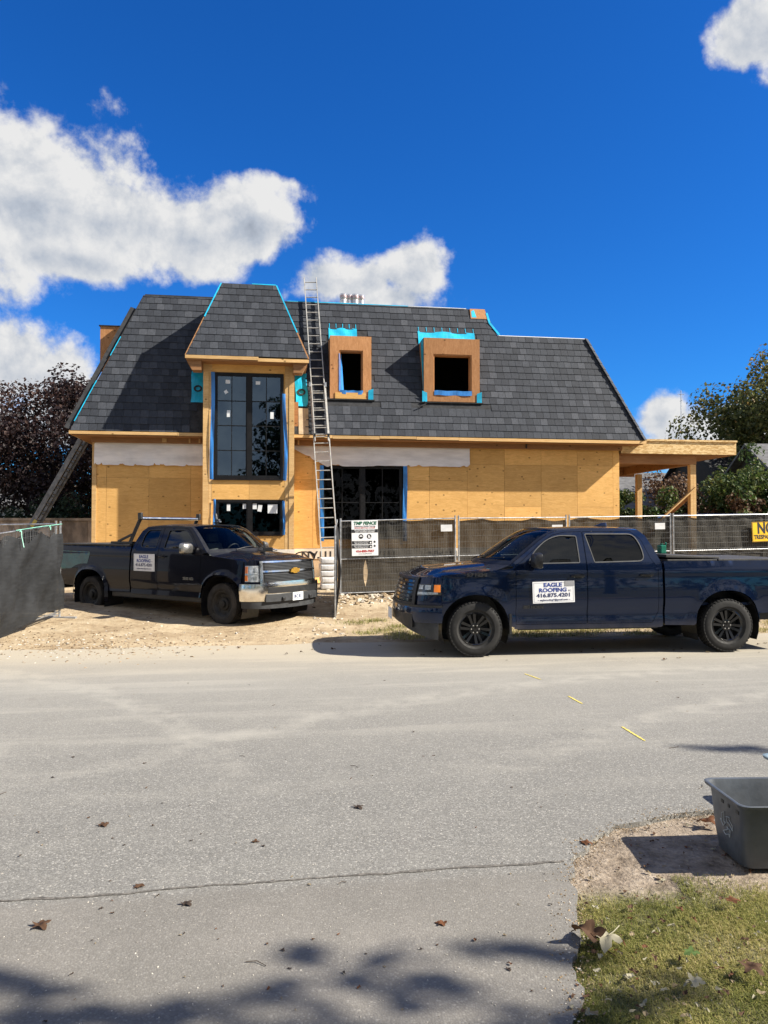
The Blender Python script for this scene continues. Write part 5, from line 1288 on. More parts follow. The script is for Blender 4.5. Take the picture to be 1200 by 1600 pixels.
for x, pic in ((-.15, 0), (.16, 1)):
    q = MB(); q.lathe([(.001, .0078), (.058, .0078), (.060, .0066)], 24, 'Z', c=(x*sw_, .045*sh_, 0)); ic = q.build('pictogram', BLKP, sg_)
    q = MB()
    if pic == 0:
        pts = [(.035*math.cos(R(a)), .028*math.sin(R(a))) for a in range(0, 181, 20)]+[(-.045, -.006), (.045, -.006)]
    else: pts = [(-.022, .035), (.008, .035), (.010, .0), (.038, -.018), (.036, -.034), (-.024, -.034)]
    q.add([(x*sw_+a, .045*sh_+b, .0086) for a, b in pts], [tuple(range(len(pts)))]); q.build('pictogram_mark', SIGN_, ic)
for y in (-.13, -.245):
    bar(-.49, .27, y-.045, y+.05)
    ft('SAFETY HELMETS AND BOOTS', .026, y+.02, SIGN_, .56, .0006, -.14); ft('MUST BE WORN ON SITE', .026, y-.02, SIGN_, .5, .0006, -.14)
    q = MB(); q.lathe([(.001, .0092), (.020, .0092)], 16, 'Z', c=(.215*sw_, y*sh_-.004, 0)); q.build('pictogram_mark', SIGN_, sg_)
    q = MB(); q.lathe([(.001, .0076), (.027, .0076), (.028, .0066)], 16, 'Z', c=(.365*sw_, y*sh_+.015, 0)); q.build('pictogram', BLKP, sg_)
ft('416-835-7557', .075, -.375, RED, .70, .004); ft('www.tmpfence.ca', .028, -.445, BLKP, .5, .0006)
# yellow sign
a0, z1_ = fpx(1173, 815); a1, z0_ = fpx(1216, 846); yw, yh = a1-a0, z1_-z0_
ys_ = thing('trespassing_sign', 'bright yellow no trespassing sign on the fence, cut by the picture edge', 'sign', fpos((a0+a1)/2, (z0_+z1_)/2), FA); ys_.rotation_euler = (R(90), R(-2), FA)
m = MB(); m.box(-yw/2, yw/2, -yh/2, yh/2, 0, .006); m.build('plate', M('yellow_sign', (.85, .50, .015), .4, var=.06), ys_)
for x0, x1, y0, y1 in ((-.49, .49, .47, .49), (-.49, .49, -.49, -.47), (-.49, -.475, -.47, .47), (.475, .49, -.47, .47)): q = MB(); q.box(x0*yw, x1*yw, y0*yh, y1*yh, .0062, .0075); q.build('border', BLKP, ys_)
link('lettering', text_mesh('NO', .42, BLKP, .016, width=.62*yw), ys_, (0, .16*yh, .0075)); link('lettering', text_mesh('TRESPASSING', .16, BLKP, .006, width=.88*yw), ys_, (0, -.27*yh, .0075))
for (px, py, nm) in ((697, 825, 'small blank white plate on the fence above the pickup hood'), (870, 825, 'small blank white plate on the fence above the pickup cab'), (1030, 822, 'small blank white plate on the fence behind the pickup bed')):
    s, z = fpx(px, py); t = MB(); t.box(-.15, .15, -.085, .085, 0, .006); o = t.build('blank_plate', M('grey_white_plate', (.60, .61, .62), .5, var=.05) if px == 697 else bpy.data.materials['grey_white_plate'], None, fpos(s, z, -.035), (R(90), R(-1), FA)); tag(o, nm, 'plate', 'blank plates on the fence')
# ================================================================== trees and shrubs
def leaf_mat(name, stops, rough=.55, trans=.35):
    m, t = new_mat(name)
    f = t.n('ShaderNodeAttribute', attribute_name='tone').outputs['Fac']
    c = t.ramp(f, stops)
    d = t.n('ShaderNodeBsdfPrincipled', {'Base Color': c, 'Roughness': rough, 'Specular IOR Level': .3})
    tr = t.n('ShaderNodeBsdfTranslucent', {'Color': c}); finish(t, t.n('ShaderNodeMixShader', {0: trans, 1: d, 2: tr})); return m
BARK = M('bark', (.075, .058, .045), .95, var=.3, vs=6, bump=.8, bs=14, stretch=(1, 1, .25))
def foliage(name, mat, parent, clumps, n_leaf, size, rnd, flat=.0):
    """clumps: list of (centre, radius, tone)"""
    vs = []; fs = []; tones = []
    tot = sum(r*r for _, r, _ in clumps)
    for c, r, tone in clumps:
        for _ in range(max(3, int(n_leaf*r*r/tot))):
            d = Vector((rnd.gauss(0, 1), rnd.gauss(0, 1), rnd.gauss(0, 1)))
            if d.length < 1e-3: continue
            rr = r*(.55+.5*rnd.random()**.5) if rnd.random() < .75 else r*rnd.random()
            p = c+d.normalized()*rr*Vector((1, 1, .8)).length/1.62
            nn = (d.normalized()+Vector((rnd.gauss(0, .7), rnd.gauss(0, .7), rnd.gauss(.35, .7)))).normalized()
            t = nn.cross(Vector((rnd.gauss(0, 1), rnd.gauss(0, 1), rnd.gauss(0, 1)))).normalized(); b = nn.cross(t)
            s = size*rnd.uniform(.6, 1.35); o = len(vs)
            vs += [p-t*s*.5, p+b*s*.36+nn*s*.08, p+t*s*.55, p-b*s*.36+nn*s*.08]; fs.append((o, o+1, o+2, o+3))
            tones.append(max(0, min(1, tone+rnd.gauss(0, .16))))
    me = bpy.data.meshes.new(name); me.from_pydata([tuple(v) for v in vs], [], fs); me.materials.append(mat)
    a = me.attributes.new('tone', 'FLOAT', 'FACE'); a.data.foreach_set('value', tones)
    return link(name, me, parent)
def tree(name, label, base, height, rx, rz, crown_z, mat, seed, n_clump=60, n_leaf=9000, size=.2, group=None, gap=.3, cat='tree', trunk_r=.2, clump_r=.3, lean=(0, 0)):
    rnd = random.Random(seed); root = thing(name, label, cat, base, 0, group)
    clumps = []
    for i in range(n_clump):
        for _ in range(30):
            d = Vector((rnd.uniform(-1, 1), rnd.uniform(-1, 1), rnd.uniform(-1, 1)))
            if .25 < d.length < 1: break
        k = 1+.28*noise.noise(d*1.7+Vector((seed, 0, 0)))
        if rnd.random() < gap and d.length < .6: continue
        p = Vector((d.x*rx*k, d.y*rx*k, crown_z+d.z*rz*k))
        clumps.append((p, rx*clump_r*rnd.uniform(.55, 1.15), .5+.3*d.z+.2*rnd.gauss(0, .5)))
    tr = MB(); top = Vector((lean[0], lean[1], crown_z+rz*.3)); tr.tube([(0, 0, -.3), (0, 0, .3), Vector((lean[0]*.3, lean[1]*.3, crown_z*.5)), top], [trunk_r*1.35, trunk_r, trunk_r*.75, trunk_r*.25], 9)
    for c, r, _ in rnd.sample(clumps, min(len(clumps), 22)):
        s = .35+.6*rnd.random(); st = Vector((lean[0]*.4*s, lean[1]*.4*s, crown_z*.45+(crown_z*.55)*s*.8)); md = (st+c)/2+Vector((0, 0, -.08*rz)); tr.tube([st, md, c], [trunk_r*.36, trunk_r*.22, trunk_r*.08], 6)
    tr.build('trunk', BARK, root, smooth=50)
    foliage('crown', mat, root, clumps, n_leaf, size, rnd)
    return root
PURP = leaf_mat('purple_maple_leaf', [(0, (.008, .005, .007)), (.45, (.019, .011, .012)), (.75, (.036, .019, .017)), (1, (.07, .036, .026))])
AUT = leaf_mat('turning_maple_leaf', [(0, (.018, .028, .010)), (.4, (.05, .062, .018)), (.7, (.12, .105, .03)), (1, (.26, .14, .045))])
OLV = leaf_mat('olive_maple_leaf', [(0, (.025, .038, .013)), (.45, (.085, .10, .028)), (.8, (.17, .16, .05)), (1, (.30, .19, .07))])
GRE = leaf_mat('green_leaf', [(0, (.012, .026, .008)), (.5, (.04, .075, .018)), (.8, (.09, .12, .03)), (1, (.17, .17, .05))])
RUS = leaf_mat('russet_leaf', [(0, (.03, .018, .012)), (.5, (.085, .048, .03)), (1, (.17, .10, .05))])
DGR = leaf_mat('evergreen_needle', [(0, (.006, .014, .008)), (.6, (.02, .04, .02)), (1, (.045, .07, .035))])
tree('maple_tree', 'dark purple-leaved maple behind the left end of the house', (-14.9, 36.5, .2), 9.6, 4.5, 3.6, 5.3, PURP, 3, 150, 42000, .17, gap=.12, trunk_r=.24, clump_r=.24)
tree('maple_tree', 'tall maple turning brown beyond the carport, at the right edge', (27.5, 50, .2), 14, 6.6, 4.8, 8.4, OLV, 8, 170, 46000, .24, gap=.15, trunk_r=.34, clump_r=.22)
tree('evergreen_shrub', 'rounded evergreen shrub under the purple maple', (-13.9, 32, .2), 3, 1.5, 1.2, 1.9, DGR, 5, 40, 5000, .13, cat='shrub', trunk_r=.07, gap=.1)
tree('evergreen_shrub', 'small evergreen shrub close to the left house corner, below the ladder', (-10.3, 32, .2), 3, 1.1, 1.1, 1.6, DGR, 6, 30, 3000, .13, cat='shrub', trunk_r=.06, gap=.1)
for a in (('green_shrub', 'large green leafy shrub right of the carport post, beside the dark house', (15.9, 33, .2), 2.0, 2.1, 2.9, GRE, 21, 70, 9000, .16),
          ('green_shrub', 'green shrub seen between the two carport posts', (12.2, 34.5, .2), 1.3, 1.5, 1.9, GRE, 22, 40, 4200, .15),
          ('russet_shrub', 'russet-brown shrub behind the carport brace', (13.6, 35.5, .2), 1.7, 1.7, 2.2, RUS, 23, 55, 6000, .15),
          ('green_shrub', 'pale green shrub at the foot of the front carport post', (14.3, 30.5, .2), 1.2, .9, 1.3, GRE, 24, 36, 3600, .13),
          ('russet_shrub', 'low russet shrub right of the front carport post', (14.9, 32, .2), 1.2, 1.3, 1.9, RUS, 25, 36, 4000, .14),
          ('green_shrub', 'narrow green shrub showing beside the house corner under the carport', (11.0, 36, .2), 1.0, 1.7, 2.1, GRE, 26, 30, 3000, .16),
          ('russet_shrub', 'reddish shrub low behind the carport, next to the house wall', (11.9, 33, .2), 1.0, .9, 1.0, RUS, 27, 26, 2400, .13)):
    nm, lb, bs, rx, rz_, cz, mt, sd, nc, nl, sz = a
    tree(nm, lb, bs, 3, rx, rz_, cz, mt, sd, nc, nl, sz, cat='shrub', trunk_r=.06, gap=.1, group='shrubs behind the carport', clump_r=.3)
# trees on our side of the street: they shade the foreground and show in the window glass
tree('shade_tree', 'broad street tree beside the viewer whose crown shades the near asphalt', (11.7, -2.95, 0), 9, 3.9, 2.1, 7.3, AUT, 31, 85, 9000, .24, trunk_r=.22, clump_r=.21, gap=.15)
tree('shade_tree', 'street tree further off whose crown shades the left foreground', (7.3, -2.1, 0), 9, 3.6, 1.9, 7.0, AUT, 33, 80, 8000, .24, trunk_r=.2, clump_r=.21, gap=.15)
tree('tall_tree', 'tall dark tree across the street mirrored in the tower window', (3.2, -15, 0), 14, 2.6, 6.0, 7.5, DGR, 35, 70, 5000, .3, trunk_r=.22, clump_r=.3)
tree('round_tree', 'low rounded tree across the street mirrored at the window foot', (-5.6, -14, 0), 6, 2.2, 2.0, 4.2, GRE, 36, 40, 3500, .25, trunk_r=.16)
# a spire-shaped conifer out to the side throws the long soft streak over the road
cf = thing('spruce_tree', 'narrow spruce beyond the recycling boxes that throws a thin shadow', 'tree', (2.5+.985*9.4*1.257, 6.62-.174*9.4*1.257, 0), 0)
m = MB(); m.tube([(0, 0, -.2), (0, 0, 9.3)], [.14, .02], 8); m.build('trunk', BARK, cf)
rnd = random.Random(3); foliage('crown', DGR, cf, [(Vector((rnd.gauss(0, .02+.05*(9.4-z)), rnd.gauss(0, .02+.05*(9.4-z)), z)), .10+.07*(9.4-z), .4) for z in [1+8.3*i/60 for i in range(61)]], 4500, .16, rnd)

# ================================================================== neighbours
RFG = M('grey_asphalt_roof', (.11, .11, .115), .9, var=.2, vs=2, bump=.5, bs=20, stretch=(1, 1, 4)); DWL = M('dark_brown_siding', (.022, .018, .015), .8, var=.25, vs=3, stretch=(1, 1, 8)); LGW = M('pale_siding', (.48, .50, .52), .8, var=.1)
def gable(name, label, c, rz, w, d, hw_, hr, wm, rm, win=()):
    t = thing(name, label, 'house', c, rz)
    m = MB(); m.add([(-w/2,-d/2,0),(w/2,-d/2,0),(w/2,d/2,0),(-w/2,d/2,0),(-w/2,-d/2,hw_),(w/2,-d/2,hw_),(w/2,d/2,hw_),(-w/2,d/2,hw_),(-w/2,0,hr),(w/2,0,hr)], [(0,1,5,4),(2,3,7,6),(3,0,4,8,7),(1,2,6,9,5)]); m.build('wall', wm, t)
    e = .45; s = (hr-hw_)/(d/2); m = MB()
    for sg in (-1, 1): m.hexa([(-w/2-e, sg*(d/2+e), hw_-s*e), (w/2+e, sg*(d/2+e), hw_-s*e), (w/2+e, 0, hr), (-w/2-e, 0, hr), (-w/2-e, sg*(d/2+e), hw_-s*e+.14), (w/2+e, sg*(d/2+e), hw_-s*e+.14), (w/2+e, 0, hr+.14), (-w/2-e, 0, hr+.14)])
    m.build('roof', rm, t)
    for (x, z, ww, hh) in win:
        m = MB(); m.box(x-ww/2-.06, x+ww/2+.06, -d/2-.04, -d/2-.005, z-.06, z+hh+.06); wo = m.build('window', STK, t); m = MB(); m.box(x-ww/2, x+ww/2, -d/2-.055, -d/2-.042, z, z+hh); m.build('pane', BLK, wo)
    return t
gable('neighbour_house', 'dark brown house with grey shingle roof at the right edge', (25.2, 40, .2), R(1), 12, 9, 3.3, 6.0, DWL, RFG, [(-3.5, 1.0, 1.4, 1.1)])
gable('neighbour_house', 'house with low dark roof behind the right maple', (30, 56, .2), R(8), 16, 10, 4.2, 7.9, DWL, FELT)
gable('neighbour_house', 'far grey-roofed house showing through the carport', (18.5, 60, .2), R(8), 11, 8, 3.2, 6.0, LGW, RFG, [(-3, 1.2, 1.2, 1.2), (2, 1.2, 1.2, 1.2)])
gable('neighbour_house', 'pale house partly hidden by the purple maple at the left edge', (-24.5, 46, .2), R(8), 9, 8, 3.1, 5.0, LGW, RFG, [(2.2, 1.2, 1.2, 1.2), (-2, 1.2, 1.2, 1.2)])
gable('garden_shed', 'small shed with a low grey roof beside the green shrub', (17.1, 35.2, .2), R(10), 2.2, 2.0, 2.6, 3.25, DWL, RFG)['category'] = 'shed'
# lattice antenna mast
am = thing('antenna_mast', 'thin lattice radio mast rising beside the right maple', 'antenna', (22.9, 59, .2))
m = MB(); H_ = 7.6
for k in range(3):
    a = 2*math.pi*k/3; m.tube([(.14*math.cos(a), .14*math.sin(a), 0), (.13*math.cos(a), .13*math.sin(a), H_)], .022, 5)
for i in range(24):
    z = H_*i/24
    for k in range(3):
        a, b = 2*math.pi*k/3, 2*math.pi*(k+1)/3; m.tube([(.14*math.cos(a), .14*math.sin(a), z), (.14*math.cos(b), .14*math.sin(b), z+.16)], .014, 4)
m.build('lattice', GALV, am); m = MB(); m.tube([(0, 0, H_-.5), (0, 0, 12.4)], .03, 6); m.build('mast', GALV, am)
m = MB(); m.tube([(-.25, 0, 12.1), (.25, 0, 12.1)], .02, 5); m.tube([(0, -.2, 11.6), (0, .2, 11.6)], .02, 5); m.box(-.07, .07, -.07, .07, 7.5, 7.9); m.build('aerial', GALV, am)
# satellite dish on the dark house
sd = thing('satellite_dish', 'white satellite dish tilted beside the dark brown house', 'dish', at(1193, 772, 36), R(-20))
m = MB(); m.lathe([(.001, -.10), (.2, -.07), (.36, 0), (.37, .012), (.2, -.055), (.001, -.085)], 24, 'Y'); dsh = m.build('dish', STK, sd); dsh.scale = (.62, 1, 1.1); dsh.rotation_euler = (R(-12), 0, 0)
m = MB(); m.tube([(0, .05, -.1), (0, .3, -.3), (0, .3, -2.6)], .03, 6); m.tube([(0, -.05, -.3), (0, -.4, -.05)], .015, 5); m.build('mounting_arm', GALV, sd)
# parked van behind the fence at the right edge
vn = thing('parked_van', 'dark van roof and windscreen showing above the fence at the right edge', 'van', at(1196, 830, 27), R(172)); vn.location.z = .3
VB = M('dark_van_paint', (.02, .022, .025), .35, var=.1, coat=.6)
prof = [(-.9, .35), (-.9, 1.15), (-.55, 1.35), (.15, 2.02), (.5, 2.12), (3.4, 2.10), (3.55, 1.9), (3.6, .35)]
m = MB(); m.prism([(x, -.9, z) for x, z in prof], (0, 1.8, 0)); m.build('van_body', VB, vn, bevel=.05)
m = MB(); m.hexa([(-.52, -.80, 1.38), (.12, -.74, 1.99), (.12, .74, 1.99), (-.52, .80, 1.38), (-.54, -.80, 1.40), (.10, -.74, 2.01), (.10, .74, 2.01), (-.54, .80, 1.40)]); m.build('windscreen', GS_D, vn)
for sg in (-1, 1):
    m = MB(); m.prism([(.1, sg*.905, 1.4), (.45, sg*.905, 1.95), (1.4, sg*.905, 1.95), (1.4, sg*.905, 1.4)], (0, sg*.01, 0)); m.build('side_window', GS_D, vn)
    for x in (-.2, 2.8):
        m = MB(); m.lathe([(.2, -.1), (.33, -.09), (.35, 0), (.33, .09), (.2, .1)], 24, 'Y', c=(x, sg*.82, .35)); m.build('wheel', RUB, vn, smooth=40)
# weathered board wall left of the house
HOA = M('weathered_boards', (.42, .33, .25), .9, var=.25, vs=2.5, stretch=(1, 1, .5), bump=.3, bs=25, objvar=.25)
hw_ = thing('board_wall', 'weathered plywood board wall between the left fence and the house', 'wall', H0, TH)
for i in range(7):
    m = MB(); u = -7.6+1.2*i; m.box(u+.005, u+1.195, 4.0+.01*(i % 2), 4.03+.01*(i % 2), .1, 2.16); m.build('board', HOA, hw_)
m = MB(); m.box(-7.6, .8, 3.93, 4.12, 2.165, 2.25); m.build('cap_board', HOA, hw_)
for u in (-4.0, -1.45, .5): m = MB(); m.box(u, u+.12, 3.90, 3.99, .1, 2.16); m.build('post', LUM, hw_)

# wooded gardens across the street, behind the viewer: what the truck sides and windows mirror
rnd = random.Random(91)
cl = [(Vector((-46+92*i/150+rnd.gauss(0, .6), -19+rnd.gauss(0, 1.6), abs(rnd.gauss(3.0, 2.4))*(.55 if -6 < -46+92*i/150 < 1 else 1)+.5)), rnd.uniform(.9, 1.9), rnd.uniform(.2, .7)) for i in range(151)]
tl_ = foliage('treeline', leaf_mat('hedge_leaf', [(0, (.010, .018, .008)), (.6, (.03, .045, .014)), (1, (.09, .08, .03))]), None, cl, 9000, .5, rnd); tag(tl_, 'dark wooded gardens across the street', kind='stuff')

cl = [(Vector((-70+140*i/170+rnd.gauss(0, .5), 82+rnd.gauss(0, 4), abs(rnd.gauss(1.6, 1.3))+.6)), rnd.uniform(1.2, 2.2), rnd.uniform(.2, .7)) for i in range(171)]
tl2 = foliage('far_treeline', DGR, None, cl, 16000, .55, rnd); tag(tl2, 'dark wooded skyline far behind the house', kind='stuff')
# ================================================================== ladders
def ladder_section(parent, base, top, side, w, rail=.075, thick=.03, step=.305, mat=ALU, name='rail', first=.2):
    base = Vector(base); top = Vector(top); t = (top-base).normalized(); side = Vector(side); side = (side-t*side.dot(t)).normalized(); nn = t.cross(side)
    for sg in (-1, 1):
        m = MB(); m.bar(base+side*sg*w/2, top+side*sg*w/2, thick, rail, up=nn); m.build('rail', mat, parent)
    L_ = (top-base).length; d = first
    rung = None
    while d < L_-.08:
        m = MB(); c = base+t*d; m.tube([c-side*(w/2-.012), c+side*(w/2-.012)], .017, 6); m.build('rung', mat, parent, smooth=40); d += step
ALUB = M('bright_aluminium', (.45, .435, .40), .5, .45, var=.12, vs=8)
def lv(z): return -1.9+(z-.35)*.4017
def hpz(px, z_guess): pass
ub, _ = hp(515.5, 866, lv(1.1)); ut, _ = hp(484.5, 436, lv(10.2))
def lad(z): k = (z-1.1)/(10.2-1.1); return Vector((ub+(ut-ub)*k, lv(z), z))
ld = thing('extension_ladder', 'long aluminium extension ladder leaning on the roof edge beside the tower', 'ladder', H0, TH)
ladder_section(ld, lad(.32), lad(6.45), (1, 0, 0), .47, mat=ALUB)
fo = Vector((0, -.05, .02)); ladder_section(ld, lad(4.5)+fo, lad(10.2)+fo, (1, 0, 0), .40, rail=.065, mat=ALUB, first=.16)
for sg in (-1, 1):
    m = MB(); m.box(-.04, .04, -.06, .06, 0, .05); m.build('foot', PLA, ld, lad(.29)+Vector((sg*.235, 0, -.03)))
    m = MB(); m.box(-.03, .03, -.06, .04, 0, .14); m.build('rung_lock', PLA, ld, lad(4.62)+Vector((sg*.21, -.02, 0)))
    m = MB(); m.box(-.03, .03, -.06, .04, 0, .14); m.build('guide_bracket', ALU, ld, lad(6.3)+Vector((sg*.235, -.02, 0)))
u1_, z1_ = hp(131, 690, 1.6); u0_, z0_ = hp(44, 842, 1.6)
dl = thing('extension_ladder', 'grey ladder leaning against the left end of the house', 'ladder', H0, TH)
GRYL = M('grey_fibreglass', (.16, .16, .16), .6, .2, var=.2, vs=7)
k_ = (.35-z0_)/(z1_-z0_); bpt = Vector((u0_+(u1_-u0_)*k_, 1.6, .35)); ladder_section(dl, bpt, (u1_, 1.6, z1_), (.22, 1, 0), .46, rail=.09, mat=GRYL)
bpt2 = bpt+(Vector((u1_, 1.6, z1_))-bpt)*.1+Vector((-.06, 0, .06)); ladder_section(dl, bpt2, Vector((u1_, 1.6, z1_))+Vector((-.05, 0, .05)), (.22, 1, 0), .40, rail=.08, mat=GRYL)
m = MB(); m.box(-.05, .05, -.008, .0, -.12, .12); q = m.build('warning_label', M('faded_yellow_label', (.45, .36, .08), .7), dl, bpt+(Vector((u1_, 1.6, z1_))-bpt)*.40+Vector((-.02, -.262, 0)), (0, R(33), 0))

# ================================================================== materials stacked on site
SILV = M('silver_wrap', (.72, .70, .70), .25, .75, var=.2, vs=5, bump=.5, bs=8); 
sr = MB(); sr.lathe([(.001, 0), (.112, 0), (.118, .02), (.119, .18), (.114, .19), (.119, .20), (.118, .37), (.105, .385), (.001, .385)], 18); rollmesh = sr.mesh('roll', SILV, smooth=40)
sb = MB(); sb.lathe([(.1195, .25), (.1205, .26), (.1205, .32), (.1195, .33)], 18); bandm = sb.mesh('label_band', M('red_print_band', (.52, .40, .40), .35, .5, var=.3, vs=9), smooth=True)
for i, (u, nm) in enumerate(((8.15, 'first'), (8.35, 'second'), (8.55, 'third'), (8.75, 'fourth'))):
    r_ = thing('underlay_roll', f'silver-wrapped roll standing on the flat roof, {nm} from the long ladder', 'roll', hw(u, 1.95+.05*(i % 2), ZT+.001), TH, 'silver rolls on the roof edge')
    link('roll_wrap', rollmesh, r_); link('label_band', bandm, r_)
WHP = M('white_bundle_wrap', (.70, .69, .68), .4, var=.1, vs=5, bump=.7, bs=9); c_ = hw(7.33, -2.35, 0)
zst = gz(c_.x, c_.y)
nms = ['topmost', 'second from the top', 'middle', 'second from the bottom', 'bottom']
for i in range(5):
    z = zst+.02+.17*(4-i)
    t = thing('shingle_bundle', f'white-wrapped shingle bundle by the ladder foot, {nms[i]} of its stack', 'bundle', hw(7.33+.015*math.sin(i*5), -2.35, z), TH+.03*math.sin(i*3), 'white bundles at the ladder foot')
    m = MB(); m.box(-.20, .20, -.45, .45, 0, .155); m.build('wrap', WHP, t, bevel=.035, seg=3, smooth=50)
    m = MB(); m.box(-.203, .203, -.03, .03, .02, .135); m.build('band', M('grey_band', (.35, .35, .36), .5) if i == 0 else bpy.data.materials['grey_band'], t)
p = gp(505, 915, .16); m = MB(); m.hexa([(-.62, -.3, 0), (.62, -.3, .05), (.62, .3, .16), (-.62, .3, .08), (-.62, -.3, .018), (.62, -.3, .068), (.62, .3, .178), (-.62, .3, .098)])
o = m.build('plywood_scrap', PLY, None, (p.x-.1, p.y, gz(p.x, p.y)+.005), (0, 0, R(35))); tag(o, 'loose plywood scrap on the ground beside the open gate panel', 'board')
m = MB(); pts = [hw(6.75+.30*math.cos(a), -1.2+.05*math.sin(a), 1.05+.16*math.sin(a)+.006*a) for a in [i*.35 for i in range(22)]]; m.tube(pts, .018, 6)
o = m.build('black_hose', PLA); tag(o, 'coil of black hose hanging on the foundation by the tower', 'hose')

# ================================================================== recycling boxes
BIN = M('grey_bin_plastic', (.080, .090, .102), .42, var=.15, vs=5, bump=.12, bs=30); BINS = M('scratched_mark', (.34, .37, .38), .6, var=.2)
def rrect(x0, x1, y0, y1, r, n=5):
    o = []
    for cx, cy, a0 in ((x1-r, y1-r, 0), (x0+r, y1-r, 90), (x0+r, y0+r, 180), (x1-r, y0+r, 270)):
        for k in range(n+1): a = R(a0+90*k/n); o.append((cx+r*math.cos(a), cy+r*math.sin(a)))
    return o
def bin_(label, loc, rz, mat, H=.37):
    t = thing('recycling_box', label, 'recycling box', loc, rz, 'recycling boxes on the verge')
    m = MB()
    levels = [(.006, .03, .0), (.0, .0, .01), (-.012, -.02, .13), (-.024, -.04, H-.055), (-.028, -.046, H-.02), (-.050, -.066, H-.02), (-.054, -.070, H-.004), (-.046, -.064, H), (-.034, -.05, H-.004), (-.020, -.036, H-.06), (-.006, -.014, .13), (.008, .01, .02)]
    rings = [[(x, y, z) for x, y in rrect(dx, .62-dx, dy, .36-dy, .055)] for dx, dy, z in levels]; n = len(rings[0])
    vs = [p for r_ in rings for p in r_]; fs = [(i*n+k, i*n+(k+1) % n, (i+1)*n+(k+1) % n, (i+1)*n+k) for i in range(len(rings)-1) for k in range(n)]
    fs += [tuple(range(n-1, -1, -1)), tuple(range((len(rings)-1)*n, len(rings)*n))]
    m.add(vs, fs); m.build('shell', mat, t, smooth=42)
    for x in (.14, .48): m = MB(); m.hexa([(x-.008, -.002, .015), (x+.008, -.002, .015), (x+.008, .02, .015), (x-.008, .02, .015), (x-.008, -.046, H-.07), (x+.008, -.046, H-.07), (x+.008, -.02, H-.07), (x-.008, -.02, H-.07)]); m.build('rib', mat, t, bevel=.003)
    m = MB(); m.hexa([(.20, -.052, H-.09), (.42, -.052, H-.09), (.42, -.03, H-.09), (.20, -.03, H-.09), (.17, -.115, H-.012), (.45, -.115, H-.012), (.45, -.05, H-.012), (.17, -.05, H-.012)]); m.build('handle_lip', mat, t, bevel=.008)
    for y, w_ in ((.02, .035), (.13, .018), (.20, .03)): m = MB(); m.box(-.0265, -.018, y, y+w_, H-.075, H-.058); m.build('slot', PLA, t)
    return t
b1 = gp(1165, 1357); bn = bin_('large grey recycling box with scratched recycling mark, standing on the verge', (b1.x-.0, b1.y-.0, -.012), R(1.5), BIN)
# recycling loop: three folded arrows in raised outline on the left face
lm = MB()
for k in range(3):
    a = 2*math.pi*k/3+R(90)
    def tr(x, y): c, s_ = math.cos(a), math.sin(a); return (x*c-y*s_, x*s_+y*c)
    arrow = [(-.022, .050), (.004, .050), (.026, .018), (.040, .026), (.030, -.012), (-.004, -.004), (.008, .006), (-.010, .032), (-.022, .050)]
    pts = []
    for x, y in arrow:
        X, Y = tr(x+.012, y+.012); pts.append((-.0195+.0225*(0.18-(.19+Y))/.37*1.0, .175+X*1.15, .185+Y*1.05))
    for p_, q_ in zip(pts, pts[1:]): lm.tube([p_, q_], .0022, 5)
lm.build('recycling_mark', BINS, bn)
bin_('second recycling box, its pale rim just showing behind the grey one', (2.66, 4.90, -.03), R(3), M('blue_grey_bin_plastic', (.15, .20, .23), .4, var=.1), .345)

# ================================================================== small ground litter
LM_ = [leaf_mat('dry_leaf_%s' % n, [(0, tuple(x*.6 for x in c)), (1, c)], .8, .2) for n, c in (('brown', (.14, .075, .04)), ('tan', (.42, .33, .20)), ('rust', (.21, .085, .035)), ('dark', (.085, .06, .045)), ('pale', (.52, .48, .34)), ('green', (.12, .20, .05)))]
def leaf_geo(size, rnd, curl=.35, lobes=5):
    outline = []
    K = 6; tips = [1.15]+[.8+.3*rnd.random() for _ in range(lobes-1)]
    for i in range(lobes*K):
        a = 2*math.pi*i/(lobes*K); k = i % K; r = (1., .80, .70, .50, .66, .84)[k]; r = r*(tips[i//K] if k < 3 else tips[(i//K+1) % lobes]); r *= size*.5*(.93+.14*rnd.random())
        outline.append((r*math.cos(a), r*math.sin(a)))
    f1, f2 = rnd.uniform(-curl, curl), rnd.uniform(0, curl)
    Zf = lambda x, y: size*(.15+.55*f2*(abs(y)/size*1.6)**1.6+.8*f1*(x/size)**2+.05*math.sin(x/size*9+y/size*5)+.03*math.sin(y/size*17))
    n = len(outline); vs = [(0, 0, Zf(0, 0))]
    for q in (.33, .68, 1.): vs += [(x*q, y*q, Zf(x*q, y*q)) for x, y in outline]
    zmin = min(v[2] for v in vs); vs = [(a, b, c-zmin+.002) for a, b, c in vs]
    fs = [(0, 1+i, 1+(i+1) % n) for i in range(n)]+[(1+r*n+i, 1+(r+1)*n+i, 1+(r+1)*n+(i+1) % n, 1+r*n+(i+1) % n) for r in (0, 1) for i in range(n)]
    return vs, fs
def fallen(label, px, py, size, mi, seed, curl=.35, stem=True, z=0.):
    rnd = random.Random(seed); p = gp(px, py, z); vs, fs = leaf_geo(size, rnd, curl*(.55 if size < .11 else 1)); m = MB(); m.add(vs, fs)
    if stem and size > .11: m.tube([(-size*.1, 0, vs[0][2]), (-size*.6, size*.05, .006), (-size*.95, size*.15, .01)], size*.012+.0008, 4)
    o = m.build('fallen_leaf', LM_[mi], None, (p.x, p.y, z), (0, 0, rnd.random()*6.28), smooth=True, fixn=False); return tag(o, label, 'leaf', 'fallen leaves lying singly')
fallen('curled dark brown leaf with a stem, alone on the middle of the road', 560, 1262, .085, 3, 1, .9)
fallen('tan crumpled leaf on the road, towards its left side', 160, 1290, .08, 0, 2, .6)
